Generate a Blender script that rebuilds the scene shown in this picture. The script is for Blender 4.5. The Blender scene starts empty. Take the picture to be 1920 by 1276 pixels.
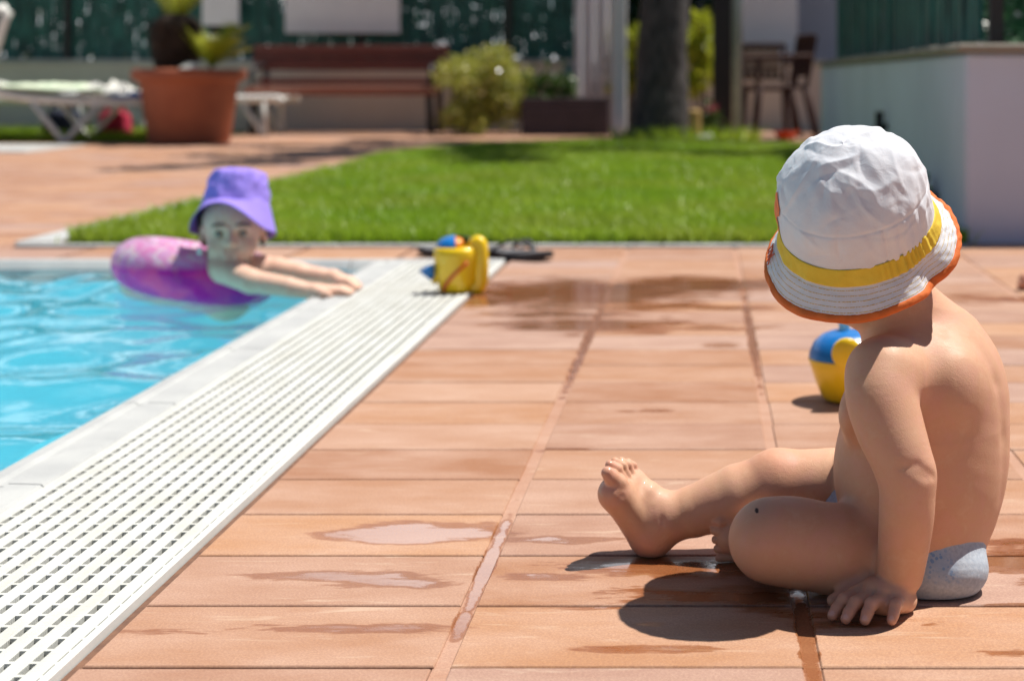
import bpy, math, random
import numpy as np
from mathutils import Vector, Matrix, noise as mnoise

random.seed(7); RNG = np.random.default_rng(7)
C = bpy.context.scene.collection
S = bpy.context.scene

# ------------------------------------------------------------------ camera
H = 0.52; FPX = 2940.0; CX = 1320.0; CY = 146.0     # eye height, focal length and vanishing point in photo pixels
cd = bpy.data.cameras.new('camera'); cam = bpy.data.objects.new('camera', cd); C.objects.link(cam)
cam.location = (0, 0, H); cam.rotation_euler = (math.radians(90), 0, 0)
cd.sensor_width = 36; cd.lens = FPX / 1920 * 36
cd.shift_x = (960 - CX) / 1920; cd.shift_y = (CY - 638) / 1920
cd.clip_start = 0.02; cd.clip_end = 2000
cd.dof.use_dof = True; cd.dof.focus_distance = 1.56; cd.dof.aperture_fstop = 5.2
S.camera = cam
# ------------------------------------------------------------------ light
SUN = Vector((0.38, 0.185, 1.0)).normalized()
w = bpy.data.worlds.new('World'); S.world = w; w.use_nodes = True
nt = w.node_tree
sky = nt.nodes.new('ShaderNodeTexSky'); sky.sky_type = 'NISHITA'; sky.sun_disc = False
sky.air_density = .75; sky.dust_density = .3
sky.sun_elevation = math.asin(SUN.z); sky.sun_rotation = math.atan2(SUN.x, SUN.y)
bg = nt.nodes['Background']; bg.inputs['Strength'].default_value = 0.05
# unseen white clouds added low ahead so water and puddles reflect white patches
_tc = nt.nodes.new('ShaderNodeTexCoord'); _mp = nt.nodes.new('ShaderNodeMapping'); _mp.inputs['Scale'].default_value = (2.2, 2.2, 6.0)
_nz = nt.nodes.new('ShaderNodeTexNoise'); _nz.inputs['Scale'].default_value = 1.6; _nz.inputs['Detail'].default_value = 7; _nz.inputs['Roughness'].default_value = .58
_rp = nt.nodes.new('ShaderNodeValToRGB'); _rp.color_ramp.elements[0].position = .49; _rp.color_ramp.elements[1].position = .58
_mx = nt.nodes.new('ShaderNodeMix'); _mx.data_type = 'RGBA'; _mx.inputs[7].default_value = (23, 23.5, 24.5, 1)
nt.links.new(_tc.outputs['Generated'], _mp.inputs[0]); nt.links.new(_mp.outputs[0], _nz.inputs['Vector']); nt.links.new(_nz.outputs[0], _rp.inputs[0])
_sx = nt.nodes.new('ShaderNodeSeparateXYZ'); nt.links.new(_tc.outputs['Generated'], _sx.inputs[0])
_mr = nt.nodes.new('ShaderNodeMapRange'); _mr.inputs[1].default_value = .58; _mr.inputs[2].default_value = .80; _mr.inputs[3].default_value = 1; _mr.inputs[4].default_value = 0
_ml = nt.nodes.new('ShaderNodeMath'); _ml.operation = 'MULTIPLY'; nt.links.new(_sx.outputs[2], _mr.inputs[0]); nt.links.new(_mr.outputs[0], _ml.inputs[0]); nt.links.new(_rp.outputs[0], _ml.inputs[1])
_my = nt.nodes.new('ShaderNodeMapRange'); _my.inputs[1].default_value = .25; _my.inputs[2].default_value = .6; nt.links.new(_sx.outputs[1], _my.inputs[0])
_m2 = nt.nodes.new('ShaderNodeMath'); _m2.operation = 'MULTIPLY'; nt.links.new(_ml.outputs[0], _m2.inputs[0]); nt.links.new(_my.outputs[0], _m2.inputs[1])
nt.links.new(_m2.outputs[0], _mx.inputs[0]); nt.links.new(sky.outputs[0], _mx.inputs[6]); nt.links.new(_mx.outputs[2], bg.inputs['Color'])
sl = bpy.data.lights.new('sun', 'SUN'); so = bpy.data.objects.new('sun', sl); C.objects.link(so)
sl.energy = 5.0; sl.angle = math.radians(0.5); sl.color = (1.0, 0.95, 0.87)
so.rotation_euler = SUN.to_track_quat('Z', 'Y').to_euler()
S.view_settings.view_transform = 'Standard'; S.view_settings.look = 'None'
S.view_settings.gamma = 1.0; S.view_settings.exposure = 0.36

def P(px, py, d):                       # a photo pixel at depth d -> world point
    return np.array([(px - CX) * d / FPX, d, H - (py - CY) * d / FPX])
def GD(py, z=0.0):                      # depth at which height z shows in photo row py
    return (H - z) * FPX / (py - CY)

# ------------------------------------------------------------------ object helpers
ORG = {}
def tag(o, label=None, cat=None, group=None, kind=None):
    if label: o['label'] = label
    if cat: o['category'] = cat
    if group: o['group'] = group
    if kind: o['kind'] = kind
    return o
def empty(name, loc, label, cat, group=None, rz=0):
    o = bpy.data.objects.new(name, None); C.objects.link(o)
    o.location = loc; o.rotation_euler = (0, 0, rz); o.empty_display_size = 0.05
    ORG[o.name] = np.array(loc, float)
    return tag(o, label, cat, group)
def link(name, v, f, mat, parent=None, smooth=True, origin=None, attr=None):
    v = np.asarray(v, float)
    if parent is not None: org = ORG[parent.name]
    elif origin is not None: org = np.array(origin, float)
    else: org = np.zeros(3)
    me = bpy.data.meshes.new(name)
    if isinstance(f, np.ndarray):
        n = f.shape[1]
        me.vertices.add(len(v)); me.vertices.foreach_set('co', (v - org).astype(np.float32).ravel())
        me.loops.add(f.size); me.loops.foreach_set('vertex_index', f.astype(np.int32).ravel())
        me.polygons.add(len(f)); me.polygons.foreach_set('loop_start', np.arange(0, f.size, n, dtype=np.int32))
        me.update(calc_edges=True); me.validate()
    else:
        me.from_pydata([tuple(p) for p in (v - org)], [], f); me.update()
    me.polygons.foreach_set('use_smooth', np.full(len(me.polygons), smooth))
    if attr is not None:
        for k, (dom, arr) in attr.items():
            a = me.attributes.new(k, 'FLOAT', dom); a.data.foreach_set('value', np.asarray(arr, np.float32))
    me.materials.append(mat)
    o = bpy.data.objects.new(name, me); C.objects.link(o)
    if parent is not None: o.parent = parent
    else: o.location = org
    ORG[o.name] = org
    return o
def children(o): return [x for x in bpy.data.objects if x.parent == o]
def copy_tree(o, parent=None):
    c = o.copy(); C.objects.link(c); c.parent = parent
    for ch in children(o): copy_tree(ch, c)
    return c

class MB:
    def __init__(s): s.v = []; s.f = []; s.M = Matrix()
    def add(s, v, f):
        b = len(s.v); s.v += [tuple(s.M @ Vector(p)) for p in v]; s.f += [tuple(i + b for i in q) for q in f]; return s
    def box(s, lo, hi, bev=0.0):
        x0, y0, z0 = lo; x1, y1, z1 = hi
        if bev <= 0:
            v = [(x, y, z) for x in (x0, x1) for y in (y0, y1) for z in (z0, z1)]
            return s.add(v, [(0,1,3,2),(4,6,7,5),(0,4,5,1),(2,3,7,6),(0,2,6,4),(1,5,7,3)])
        b = min(bev, .49 * min(x1-x0, y1-y0, z1-z0)); v = []; ix = {}
        for a in range(8):
            c = [(x0, x1)[a & 1], (y0, y1)[a >> 1 & 1], (z0, z1)[a >> 2 & 1]]
            sg = [1 if a & 1 else -1, 1 if a & 2 else -1, 1 if a & 4 else -1]
            for k in range(3):
                p = [c[i] - sg[i] * b if i != k else c[i] for i in range(3)]
                ix[a, k] = len(v); v.append(tuple(p))
        F = []
        for k in range(3):
            o = [i for i in range(3) if i != k]
            for side in (0, 1):
                base = side << k
                q = [base, base | 1 << o[0], base | 1 << o[0] | 1 << o[1], base | 1 << o[1]]
                F.append([ix[a, k] for a in q])
        for k in range(3):                                   # edges running along axis k
            o = [i for i in range(3) if i != k]
            for aa in range(4):
                a = ((aa & 1) << o[0]) | ((aa >> 1) << o[1]); c = a | 1 << k
                F.append([ix[a, o[0]], ix[a, o[1]], ix[c, o[1]], ix[c, o[0]]])
        for a in range(8): F.append([ix[a, 0], ix[a, 1], ix[a, 2]])
        cen = Vector(((x0+x1)/2, (y0+y1)/2, (z0+z1)/2)); G = []
        for q in F:
            p = [Vector(v[i]) for i in q]; n = (p[1]-p[0]).cross(p[2]-p[0])
            m = sum(p, Vector()) / len(p) - cen
            G.append(tuple(q) if n.dot(m) > 0 else tuple(reversed(q)))
        return s.add(v, G)
    def tube(s, pts, r, n=10, cap=True, flat=1.0):
        pts = [Vector(p) for p in pts]; m = len(pts)
        rs = list(r) if hasattr(r, '__len__') else [r] * m
        v = []; f = []; up = None
        for i, p in enumerate(pts):
            t = (pts[min(i+1, m-1)] - pts[max(i-1, 0)]).normalized()
            if up is None: up = Vector((0, 0, 1)) if abs(t.z) < .9 else Vector((1, 0, 0))
            a = t.cross(up).normalized(); bb = a.cross(t).normalized(); up = bb
            for k in range(n):
                th = 2 * math.pi * k / n
                v.append(p + (a * math.cos(th) + bb * math.sin(th) * flat) * rs[i])
        for i in range(m - 1):
            for k in range(n):
                k2 = (k + 1) % n
                f.append((i*n+k, i*n+k2, (i+1)*n+k2, (i+1)*n+k))
        if cap: f.append(tuple(range(n-1, -1, -1))); f.append(tuple(range((m-1)*n, m*n)))
        return s.add(v, f)
    def lathe(s, prof, n=32, c=(0, 0, 0), M=None):
        v = []; f = []; m = len(prof)
        for (r, z) in prof:
            for k in range(n):
                th = 2 * math.pi * k / n
                p = Vector((r * math.cos(th), r * math.sin(th), z))
                if M is not None: p = M @ p
                v.append(p + Vector(c))
        for i in range(m - 1):
            for k in range(n):
                k2 = (k + 1) % n
                f.append((i*n+k, i*n+k2, (i+1)*n+k2, (i+1)*n+k))
        return s.add(v, f)
    def prism(s, poly, y0, y1):          # outline in x,z, thickness along y
        n = len(poly)
        v = [(x, y0, z) for x, z in poly] + [(x, y1, z) for x, z in poly]
        f = [tuple(range(n)), tuple(range(2*n-1, n-1, -1))]
        f += [(i, i + n, (i+1) % n + n, (i+1) % n) for i in range(n)]
        return s.add(v, f)
    def build(s, name, mat, parent=None, smooth=False, origin=None):
        return link(name, np.array(s.v), s.f, mat, parent, smooth, origin)
def spline(pts, n=40):                  # Catmull-Rom through points
    p = [np.array(q, float) for q in pts]; p = [2*p[0]-p[1]] + p + [2*p[-1]-p[-2]]; out = []
    m = len(p) - 3
    for i in range(n + 1):
        u = min(i / n * m, m - 1e-6); k = int(u); t = u - k
        a, b, c, d = p[k:k+4]
        out.append(.5 * ((2*b) + (-a+c)*t + (2*a-5*b+4*c-d)*t*t + (-a+3*b-3*c+d)*t**3))
    return out

# ------------------------------------------------------------------ materials
class NT:
    def __init__(s, name):
        s.m = bpy.data.materials.new(name); s.m.use_nodes = True; s.t = s.m.node_tree
        s.b = s.t.nodes['Principled BSDF']; s.out = s.t.nodes['Material Output']
    def n(s, typ, **kw):
        x = s.t.nodes.new('ShaderNode' + typ)
        for k, v in kw.items(): setattr(x, k, v)
        return x
    def l(s, a, b): s.t.links.new(a, b)
    def val(s, sock, v):
        if hasattr(v, 'is_linked') or isinstance(v, bpy.types.NodeSocket): s.l(v, sock)
        else: sock.default_value = v
    def math(s, op, a, b=None, c=None, clamp=False):
        x = s.n('Math', operation=op); x.use_clamp = clamp; s.val(x.inputs[0], a)
        if b is not None: s.val(x.inputs[1], b)
        if c is not None: s.val(x.inputs[2], c)
        return x.outputs[0]
    def vm(s, op, a, b=None, out=0):
        x = s.n('VectorMath', operation=op); s.val(x.inputs[0], a)
        if b is not None: s.val(x.inputs[1], b)
        return x.outputs[out]
    def noise(s, vec, scale, detail=4, rough=.55, dist=0):
        x = s.n('TexNoise'); s.val(x.inputs['Vector'], vec); x.inputs['Scale'].default_value = scale
        x.inputs['Detail'].default_value = detail; x.inputs['Roughness'].default_value = rough
        x.inputs['Distortion'].default_value = dist
        return x.outputs[0]
    def ramp(s, fac, stops):
        x = s.n('ValToRGB'); s.val(x.inputs[0], fac); e = x.color_ramp.elements
        while len(e) < len(stops): e.new(.5)
        for q, (p, c) in zip(e, stops): q.position = p; q.color = (*c, 1) if len(c) == 3 else c
        return x.outputs[0]
    def mr(s, v, a, b, c=0.0, d=1.0):
        x = s.n('MapRange'); s.val(x.inputs[0], v)
        for i, q in enumerate((a, b, c, d)): x.inputs[i+1].default_value = q
        return x.outputs[0]
    def mix(s, fac, a, b, typ='MIX'):
        x = s.n('Mix', data_type='RGBA', blend_type=typ); s.val(x.inputs[0], fac)
        for k, v in ((6, a), (7, b)):
            if isinstance(v, tuple): x.inputs[k].default_value = (*v[:3], 1)
            else: s.l(v, x.inputs[k])
        return x.outputs[2]
    def bump(s, h, strength, dist=.002, normal=None):
        x = s.n('Bump'); x.inputs['Strength'].default_value = strength; x.inputs['Distance'].default_value = dist
        s.l(h, x.inputs['Height'])
        if normal is not None: s.l(normal, x.inputs['Normal'])
        return x.outputs[0]
    @property
    def obj(s): return s.n('TexCoord').outputs['Object']
    @property
    def pos(s): return s.n('NewGeometry').outputs['Position']
    def attr(s, name): return s.n('Attribute', attribute_name=name).outputs['Fac']
    def set(s, **kw):
        for k, v in kw.items(): s.val(s.b.inputs[k.replace('_', ' ')], v)

def M(name, c1, c2=None, scale=20, rough=.6, bump=0, bscale=60, bdist=.002, spec=.5, metal=0, detail=4, trans=0, coat=0, stretch=None):
    t = NT(name); o = t.obj
    if stretch: o = t.vm('MULTIPLY', o, stretch)
    if c2 is None: c2 = tuple(x * .82 for x in c1)
    nz = t.noise(o, scale, detail)
    t.l(t.ramp(nz, [(.32, c1), (.68, c2)]), t.b.inputs['Base Color'])
    t.set(Roughness=rough, Metallic=metal); t.b.inputs['Specular IOR Level'].default_value = spec
    if bump: t.l(t.bump(t.noise(o, bscale, 5), bump, bdist), t.b.inputs['Normal'])
    if coat: t.b.inputs['Coat Weight'].default_value = coat; t.b.inputs['Coat Roughness'].default_value = .08
    return t.m

def leaf_mat(name, c1, c2, scale=9, rough=.45, tr=.35, spec=.5):
    t = NT(name); nz = t.noise(t.obj, scale, 3)
    col = t.ramp(nz, [(.3, c1), (.7, c2)])
    t.l(col, t.b.inputs['Base Color']); t.set(Roughness=rough); t.b.inputs['Specular IOR Level'].default_value = spec
    x = t.n('BsdfTranslucent'); t.l(col, x.inputs[0])
    mx = t.n('MixShader'); mx.inputs[0].default_value = tr
    t.l(t.b.outputs[0], mx.inputs[1]); t.l(x.outputs[0], mx.inputs[2]); t.l(mx.outputs[0], t.out.inputs[0])
    return t.m

# water lying on the deck: (x, y, radius x, radius y, weight)
PUDDLES = [(-.33, 1.79, .125, .050, .92), (-.42, 1.64, .16, .022, .66), (-.31, 1.615, .09, .020, .74), (-.34, 1.48, .11, .018, .74), (-.04, 1.665, .13, .04, .85),
           (-.17, 1.765, .10, .022, .66), (-.15, 1.635, .08, .022, .6), (-.30, 3.8, .36, .28, 1.05), (-.03, 3.95, .28, .18, 1.0), (-.24, 3.3, .22, .12, .9), (-.12, 3.55, .34, .07, .8), (-.34, 3.45, .2, .08, .8),
           (.05, 3.28, .14, .07, .62), (.35, 1.69, .10, .045, .86), (.37, 1.62, .07, .022, .8), (.28, 1.42, .06, .010, .66), (.33, 1.55, .06, .008, .6), (.36, 1.76, .1, .016, .7),
           (.03, 1.575, .12, .05, .70), (-.20, 1.38, .03, .006, .6), (-.05, 1.495, .025, .008, .66), (.02, 3.05, .06, .03, .62), (.15, 1.50, .07, .02, .6), (-.02, 1.43, .10, .012, .5),
           (.75, 3.7, .3, .12, .55), (-.5, 1.47, .08, .012, .55), (.10, 1.52, .06, .02, .6), (-.52, 3.66, .10, .16, .8), (-.12, 1.54, .14, .012, .52), (-.2, 2.2, .08, .02, .45), (-.1, 2.45, .12, .02, .45),
           (-.2318, 1.66, .009, .22, 1.15), (-.2318, 3.2, .010, .62, 1.1), (.0952, 3.2, .010, .6, 1.05), (.0952, 1.47, .009, .17, 1.1)]
def wet_nodes(t, pos):
    big = t.noise(t.vm('MULTIPLY', pos, (7, 22, 1)), 1.0, 6, .58, .5)
    fine = t.noise(t.vm('MULTIPLY', pos, (34, 190, 1)), 1.0, 4, .6)
    acc = None
    for (x, y, rx, ry, wt) in PUDDLES:
        d = t.vm('LENGTH', t.vm('MULTIPLY', t.vm('SUBTRACT', pos, (x, y, 0)), (1/rx, 1/ry, 0)), out=1)
        v = t.mr(d, 1.5, .30, 0, wt)
        acc = v if acc is None else t.math('MAXIMUM', acc, v)
    m = t.math('ADD', acc, t.math('MULTIPLY', t.math('SUBTRACT', big, .5), 1.7))
    m = t.math('ADD', m, t.math('MULTIPLY', t.math('SUBTRACT', fine, .5), .5))
    m = t.math('MULTIPLY', m, t.mr(acc, .0, .18))
    return t.mr(m, .40, .50), t.mr(m, .63, .72)        # damp, standing water

def deck_mat(name, base_lo, base_hi, grout=False):
    t = NT(name); pos = t.pos
    tint = t.attr('tint')
    col = t.ramp(tint, [(0, base_lo), (1, base_hi)])
    col = t.mix(t.mr(t.attr('grey'), 0, 1, 0, .75), col, (.41, .285, .25))
    blot = t.noise(t.vm('MULTIPLY', pos, (6, 14, 1)), 1.0, 5, .6)
    col = t.mix(t.mr(blot, .35, .75, 0, .5), col, (.66, .47, .36))
    gr = t.noise(pos, 420, 3, .7)
    col = t.mix(t.mr(gr, .42, .62, 0, .9), t.mix(1.0, col, (.78, .72, .74), 'MULTIPLY'), col)
    sp = t.noise(pos, 900, 2, .6)
    col = t.mix(t.mr(sp, .60, .70, 0, .6), col, (.33, .20, .14))
    sc = t.noise(t.vm('MULTIPLY', t.vm('ADD', pos, (3.1, 1.7, 0)), (9, 60, 1)), 1.0, 6, .62, .8)
    col = t.mix(t.mr(sc, .60, .72, 0, .42), col, (.62, .48, .36))       # limescale smears
    damp, pool = wet_nodes(t, pos)
    wetc = t.mix(1.0, col, (.70, .49, .32), 'MULTIPLY')
    col = t.mix(damp, col, wetc)
    t.l(col, t.b.inputs['Base Color'])
    rg = t.math('SUBTRACT', .62, t.math('MULTIPLY', damp, .27)); rg = t.math('SUBTRACT', rg, t.math('MULTIPLY', pool, .31))
    t.set(Roughness=rg); t.b.inputs['Specular IOR Level'].default_value = .5
    hh = t.math('ADD', t.math('MULTIPLY', gr, .6), t.math('MULTIPLY', blot, .8))
    b = t.n('Bump'); b.inputs['Distance'].default_value = .0012; t.l(hh, b.inputs['Height'])
    t.l(t.math('MULTIPLY', t.math('SUBTRACT', 1.0, t.math('MULTIPLY', pool, .93)), .45), b.inputs['Strength'])
    t.l(b.outputs[0], t.b.inputs['Normal'])
    t.l(t.math('ADD', t.math('MULTIPLY', pool, .26), t.math('MULTIPLY', damp, .10)), t.b.inputs['Coat Weight']); t.b.inputs['Coat Roughness'].default_value = .04; t.b.inputs['Coat IOR'].default_value = 1.4; t.l(t.bump(t.noise(t.vm('MULTIPLY', pos, (40, 120, 1)), 1, 3), .12, .002), t.b.inputs['Coat Normal'])
    return t.m

def skin_mat(name, base, dark, seam=True, sss=.09, scale=.006):
    t = NT(name); o = t.obj
    n1 = t.noise(o, 18, 4); n2 = t.noise(o, 160, 3)
    col = t.mix(t.mr(n1, .3, .7, 0, .55), base, dark); n3 = t.noise(o, 42, 5, .65, .6); col = t.mix(t.mr(n3, .45, .70, 0, .42), col, (.66, .34, .28)); col = t.mix(t.mr(n3, .45, .28, 0, .25), col, (.72, .52, .38))
    red = t.attr('red'); col = t.mix(t.mr(red, 0, 1, 0, .55), col, (.66, .22, .15))
    col = t.mix(t.attr('nail'), col, (.72, .46, .38))
    col = t.mix(t.mr(n2, .55, .75, 0, .18), col, (.58, .25, .16))
    col = t.mix(t.attr('lip'), col, (.52, .16, .14))
    col = t.mix(t.attr('mole'), col, (.03, .015, .01))
    t.l(col, t.b.inputs['Base Color'])
    t.set(Roughness=t.mr(t.noise(o, 60, 3), .3, .7, .46, .62)); t.b.inputs['Specular IOR Level'].default_value = .36
    t.b.inputs['Subsurface Weight'].default_value = sss; t.b.inputs['Subsurface Radius'].default_value = (1, .36, .2)
    t.b.inputs['Subsurface Scale'].default_value = scale
    hb = t.math('ADD', t.noise(o, 900, 3), t.math('MULTIPLY', t.noise(o, 260, 4), .8)); t.l(t.bump(hb, .34, .0008), t.b.inputs['Normal'])
    t.l(t.math('MULTIPLY', t.attr('wet'), t.mr(t.noise(o, 90, 3), .40, .55)), t.b.inputs['Coat Weight']); t.b.inputs['Coat Roughness'].default_value = .07
    return t.m

MAT = {}
MAT['tile'] = deck_mat('terracotta_tile', (.345, .150, .066), (.51, .270, .132))
MAT['grout'] = deck_mat('grout', (.40, .20, .115), (.50, .27, .16))
MAT['mortar'] = M('mortar', (.20, .10, .06), (.12, .06, .04), 60, .9)
MAT['earth'] = M('earth', (.30, .20, .13), (.22, .16, .10), 3, .9)
MAT['white_plastic'] = M('white_plastic', (.80, .80, .76), (.70, .71, .68), 12, .4, .1, 90)
MAT['coping'] = M('coping_stone', (.50, .51, .50), (.40, .41, .41), 9, .55, .25, 120)
MAT['terracotta_pot'] = M('terracotta_pot', (.42, .13, .06), (.34, .10, .05), 6, .7, .15, 60)
MAT['wood_red'] = M('stained_wood', (.16, .035, .022), (.10, .022, .015), 8, .45, .2, 40, stretch=(1, 8, 8))
MAT['wood_seat'] = M('seat_wood', (.30, .11, .07), (.22, .08, .05), 8, .4, .2, 40, stretch=(1, 8, 8))
MAT['iron'] = M('dark_iron', (.03, .03, .035), (.02, .02, .022), 20, .45, metal=.3)
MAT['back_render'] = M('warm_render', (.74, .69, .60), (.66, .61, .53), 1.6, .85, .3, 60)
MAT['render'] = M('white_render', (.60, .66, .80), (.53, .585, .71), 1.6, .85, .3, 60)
MAT['cap'] = M('coping_cap', (.30, .27, .22), (.20, .18, .15), 5, .85, .4, 40)
MAT['white_paint'] = M('white_paint', (.88, .87, .88), (.84, .83, .84), 5, .5)
MAT['screen'] = M('green_screen', (.03, .17, .14), (.006, .04, .038), 3, .6, stretch=(7, 7, 1.6))
MAT['post_dark'] = M('dark_post', (.022, .018, .018), (.014, .012, .013), 12, .5)
MAT['planter'] = M('planter_wood', (.045, .032, .045), (.03, .022, .03), 6, .6)
MAT['grey_metal'] = M('grey_metal', (.30, .36, .37), (.22, .28, .29), 10, .4, metal=.4)
MAT['chair'] = M('brown_resin', (.055, .026, .022), (.04, .018, .015), 10, .7, spec=.2)
MAT['yellow'] = M('yellow_plastic', (.95, .66, .010), (.92, .60, .008), 5, .3, .05, 60, coat=.3)
MAT['blue'] = M('blue_plastic', (.012, .19, .56), (.01, .16, .50), 5, .3, coat=.3)
MAT['cyan'] = M('cyan_plastic', (.22, .66, .85), (.18, .60, .80), 5, .3)
MAT['red'] = M('red_plastic', (.66, .09, .02), (.60, .07, .015), 5, .35)
MAT['orange'] = M('orange_plastic', (.85, .30, .02), (.8, .26, .015), 5, .35)
MAT['rubber'] = M('black_rubber', (.022, .022, .026), (.014, .014, .017), 30, .5, .2, 120)
MAT['sole'] = M('grey_footbed', (.16, .16, .17), (.11, .11, .12), 30, .7, .2, 120)
MAT['bark'] = M('bark', (.12, .105, .10), (.035, .032, .033), 9, .9, .9, 16, .03, stretch=(2.2, 2.2, .8))
MAT['palm_bark'] = M('palm_bark', (.055, .032, .02), (.02, .013, .010), 18, .9, .9, 25, .03)
MAT['lawn'] = M('lawn_soil', (.075, .13, .02), (.05, .085, .018), 4, .9)
MAT['grass'] = leaf_mat('grass_blade', (.22, .40, .012), (.38, .52, .04), 2.2, .42, .4)
_t = MAT['grass'].node_tree; _b = _t.nodes['Principled BSDF']; _l = _b.inputs['Base Color'].links[0].from_socket
_n = _t.nodes.new('ShaderNodeTexNoise'); _n.inputs['Scale'].default_value = 1.3; _n.inputs['Detail'].default_value = 5; _t.links.new(_t.nodes['Texture Coordinate'].outputs['Object'], _n.inputs['Vector'])
_r = _t.nodes.new('ShaderNodeMapRange'); _r.inputs[1].default_value = .42; _r.inputs[2].default_value = .62; _r.inputs[4].default_value = .35; _t.links.new(_n.outputs[0], _r.inputs[0])
_m = _t.nodes.new('ShaderNodeMix'); _m.data_type = 'RGBA'; _m.inputs[7].default_value = (.40, .40, .07, 1); _t.links.new(_r.outputs[0], _m.inputs[0]); _t.links.new(_l, _m.inputs[6])
for _k in [q.to_socket for q in list(_l.links) if q.to_node != _m]: _t.links.new(_m.outputs[2], _k)
MAT['leaf'] = leaf_mat('tree_leaf', (.035, .075, .012), (.07, .14, .02), 5)
MAT['hedge'] = leaf_mat('hedge_leaf', (.012, .055, .022), (.03, .11, .035), 4, .3)
MAT['limeleaf'] = leaf_mat('lime_leaf', (.33, .40, .02), (.52, .55, .05), 6, .4, .45)
MAT['bushleaf'] = leaf_mat('bush_leaf', (.24, .28, .03), (.56, .55, .13), 14, .16, .35, 1.0)
MAT['flower'] = leaf_mat('cream_flower', (.80, .78, .52), (.70, .62, .25), 14, .4, .3)
MAT['pink'] = leaf_mat('pink_flower', (.6, .05, .16), (.45, .03, .12), 14, .5, .3)
MAT['frond'] = leaf_mat('palm_frond', (.20, .26, .02), (.36, .38, .05), 6, .4, .4)
MAT['towel'] = M('towel', (.80, .86, .66), (.45, .58, .42), 7, .95, .4, 200, stretch=(1, 3, 1))
MAT['towel_white'] = M('white_towel', (.82, .82, .76), (.72, .72, .68), 9, .95, .4, 200)
MAT['navy'] = M('navy_cloth', (.012, .018, .05), (.008, .012, .03), 9, .9)
MAT['crimson'] = M('crimson_cloth', (.42, .012, .05), (.30, .01, .04), 9, .85)
MAT['blue_cloth'] = M('blue_cloth', (.10, .22, .60), (.07, .16, .48), 9, .85)
MAT['stake'] = M('pale_wood', (.52, .34, .11), (.42, .26, .08), 9, .7)
MAT['hair'] = M('brown_hair', (.07, .035, .018), (.04, .02, .01), 60, .5, .5, 200)
MAT['eye'] = M('eye', (.27, .19, .16), (.18, .13, .11), 60, .15)
MAT['skin'] = skin_mat('toddler_skin', (.64, .375, .24), (.56, .295, .18), sss=.04)
MAT['skin_pale'] = skin_mat('pale_skin', (.78, .51, .38), (.70, .42, .30))
MAT['pleat'] = leaf_mat('pleated_fabric', (.88, .87, .90), (.84, .83, .87), 5, .8, .6, .2)
MAT['teal_glass'] = M('teal_board', (.10, .22, .33), (.06, .15, .24), 2, .3)
MAT['beige'] = M('beige_panel', (.46, .36, .24), (.38, .29, .19), 8, .7)

# ------------------------------------------------------------------ setting: ground, deck, pool
PX1, PY1 = -.5625, 4.472             # outer corner of the pool surround
EX1, EY1 = -.948, 4.432              # inner edge of the pool
PX0, PY0 = -7.5, -2.0
LX0, LX1, LY0, LY1 = -2.04, .82, 4.88, 10.3     # lawn
def sheet_with_hole(name, X0, X1, Y0, Y1, z, mat, hole=(PX0, PX1, PY0, PY1)):
    a, b, c, d = hole; m = MB()
    xs = [X0, a, b, X1]; ys = [Y0, c, d, Y1]
    for i in range(3):
        for j in range(3):
            if (i, j) == (1, 1): continue
            m.add([(xs[i], ys[j], z), (xs[i+1], ys[j], z), (xs[i+1], ys[j+1], z), (xs[i], ys[j+1], z)], [(0, 1, 2, 3)])
    return m.build(name, mat)
tag(sheet_with_hole('ground', -300, 300, -100, 500, -.03, MAT['earth']), kind='structure')
mo = tag(sheet_with_hole('paving_bed', -9.6, 5.4, -2.6, 15.6, -.006, MAT['mortar']), kind='structure')

TX, TY, JX, JY = .327, .1620, .016, .0046
def deck():
    vs = []; fs = []; tint = []; grey = []
    holes = [(PX0, PX1, PY0, PY1), (LX0 - .09, LX1, LY0 - .07, LY1), (LX1 - .002, 9, 4.92, 20), (-9.6, -4.36, 12.55, 16)]
    for j in range(-22, 90):
        y0 = 1.385 + TY * j + JY / 2; y1 = y0 + TY - JY
        for k in range(-29, 16):
            x0 = -.2318 + TX * k + JX / 2; x1 = x0 + TX - JX
            r = [x0 + RNG.uniform(-.001, .001), x1 + RNG.uniform(-.001, .001), y0 + RNG.uniform(-.0006, .0006), y1 + RNG.uniform(-.0006, .0006)]
            for (a, b, c, d) in holes:
                if r is None: break
                if r[0] < b and r[1] > a and r[2] < d and r[3] > c:
                    opts = [(r[0], a, r[2], r[3]), (b, r[1], r[2], r[3]), (r[0], r[1], r[2], c), (r[0], r[1], d, r[3])]
                    opts = [o for o in opts if o[1]-o[0] > .02 and o[3]-o[2] > .02]
                    r = list(max(opts, key=lambda o: (o[1]-o[0])*(o[3]-o[2]))) if opts else None
            if r is None: continue
            b0 = len(vs); e = .0012; z = RNG.uniform(-.0006, .0004)
            for (i, zz) in ((e, z), (0, z - .0013), (0, -.0058)):
                vs += [(r[0]+i, r[2]+i, zz), (r[1]-i, r[2]+i, zz), (r[1]-i, r[3]-i, zz), (r[0]+i, r[3]-i, zz)]
            q = [(0, 1, 2, 3)]
            for L in (0, 4):
                for i in range(4):
                    i2 = (i + 1) % 4; q.append((L+4+i, L+4+i2, L+i2, L+i))
            fs += [[b0 + i for i in f] for f in q]
            t = RNG.uniform(0, 1); g = RNG.uniform(0, 1) ** 2.5
            tint += [t] * 9; grey += [g] * 9
    return np.array(vs), np.array(fs), tint, grey
v, f, ti, gr = deck()
tag(link('deck', v, f, MAT['tile'], smooth=False, attr={'tint': ('FACE', ti), 'grey': ('FACE', gr)}), kind='structure')
m = MB(); nq = 0
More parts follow.
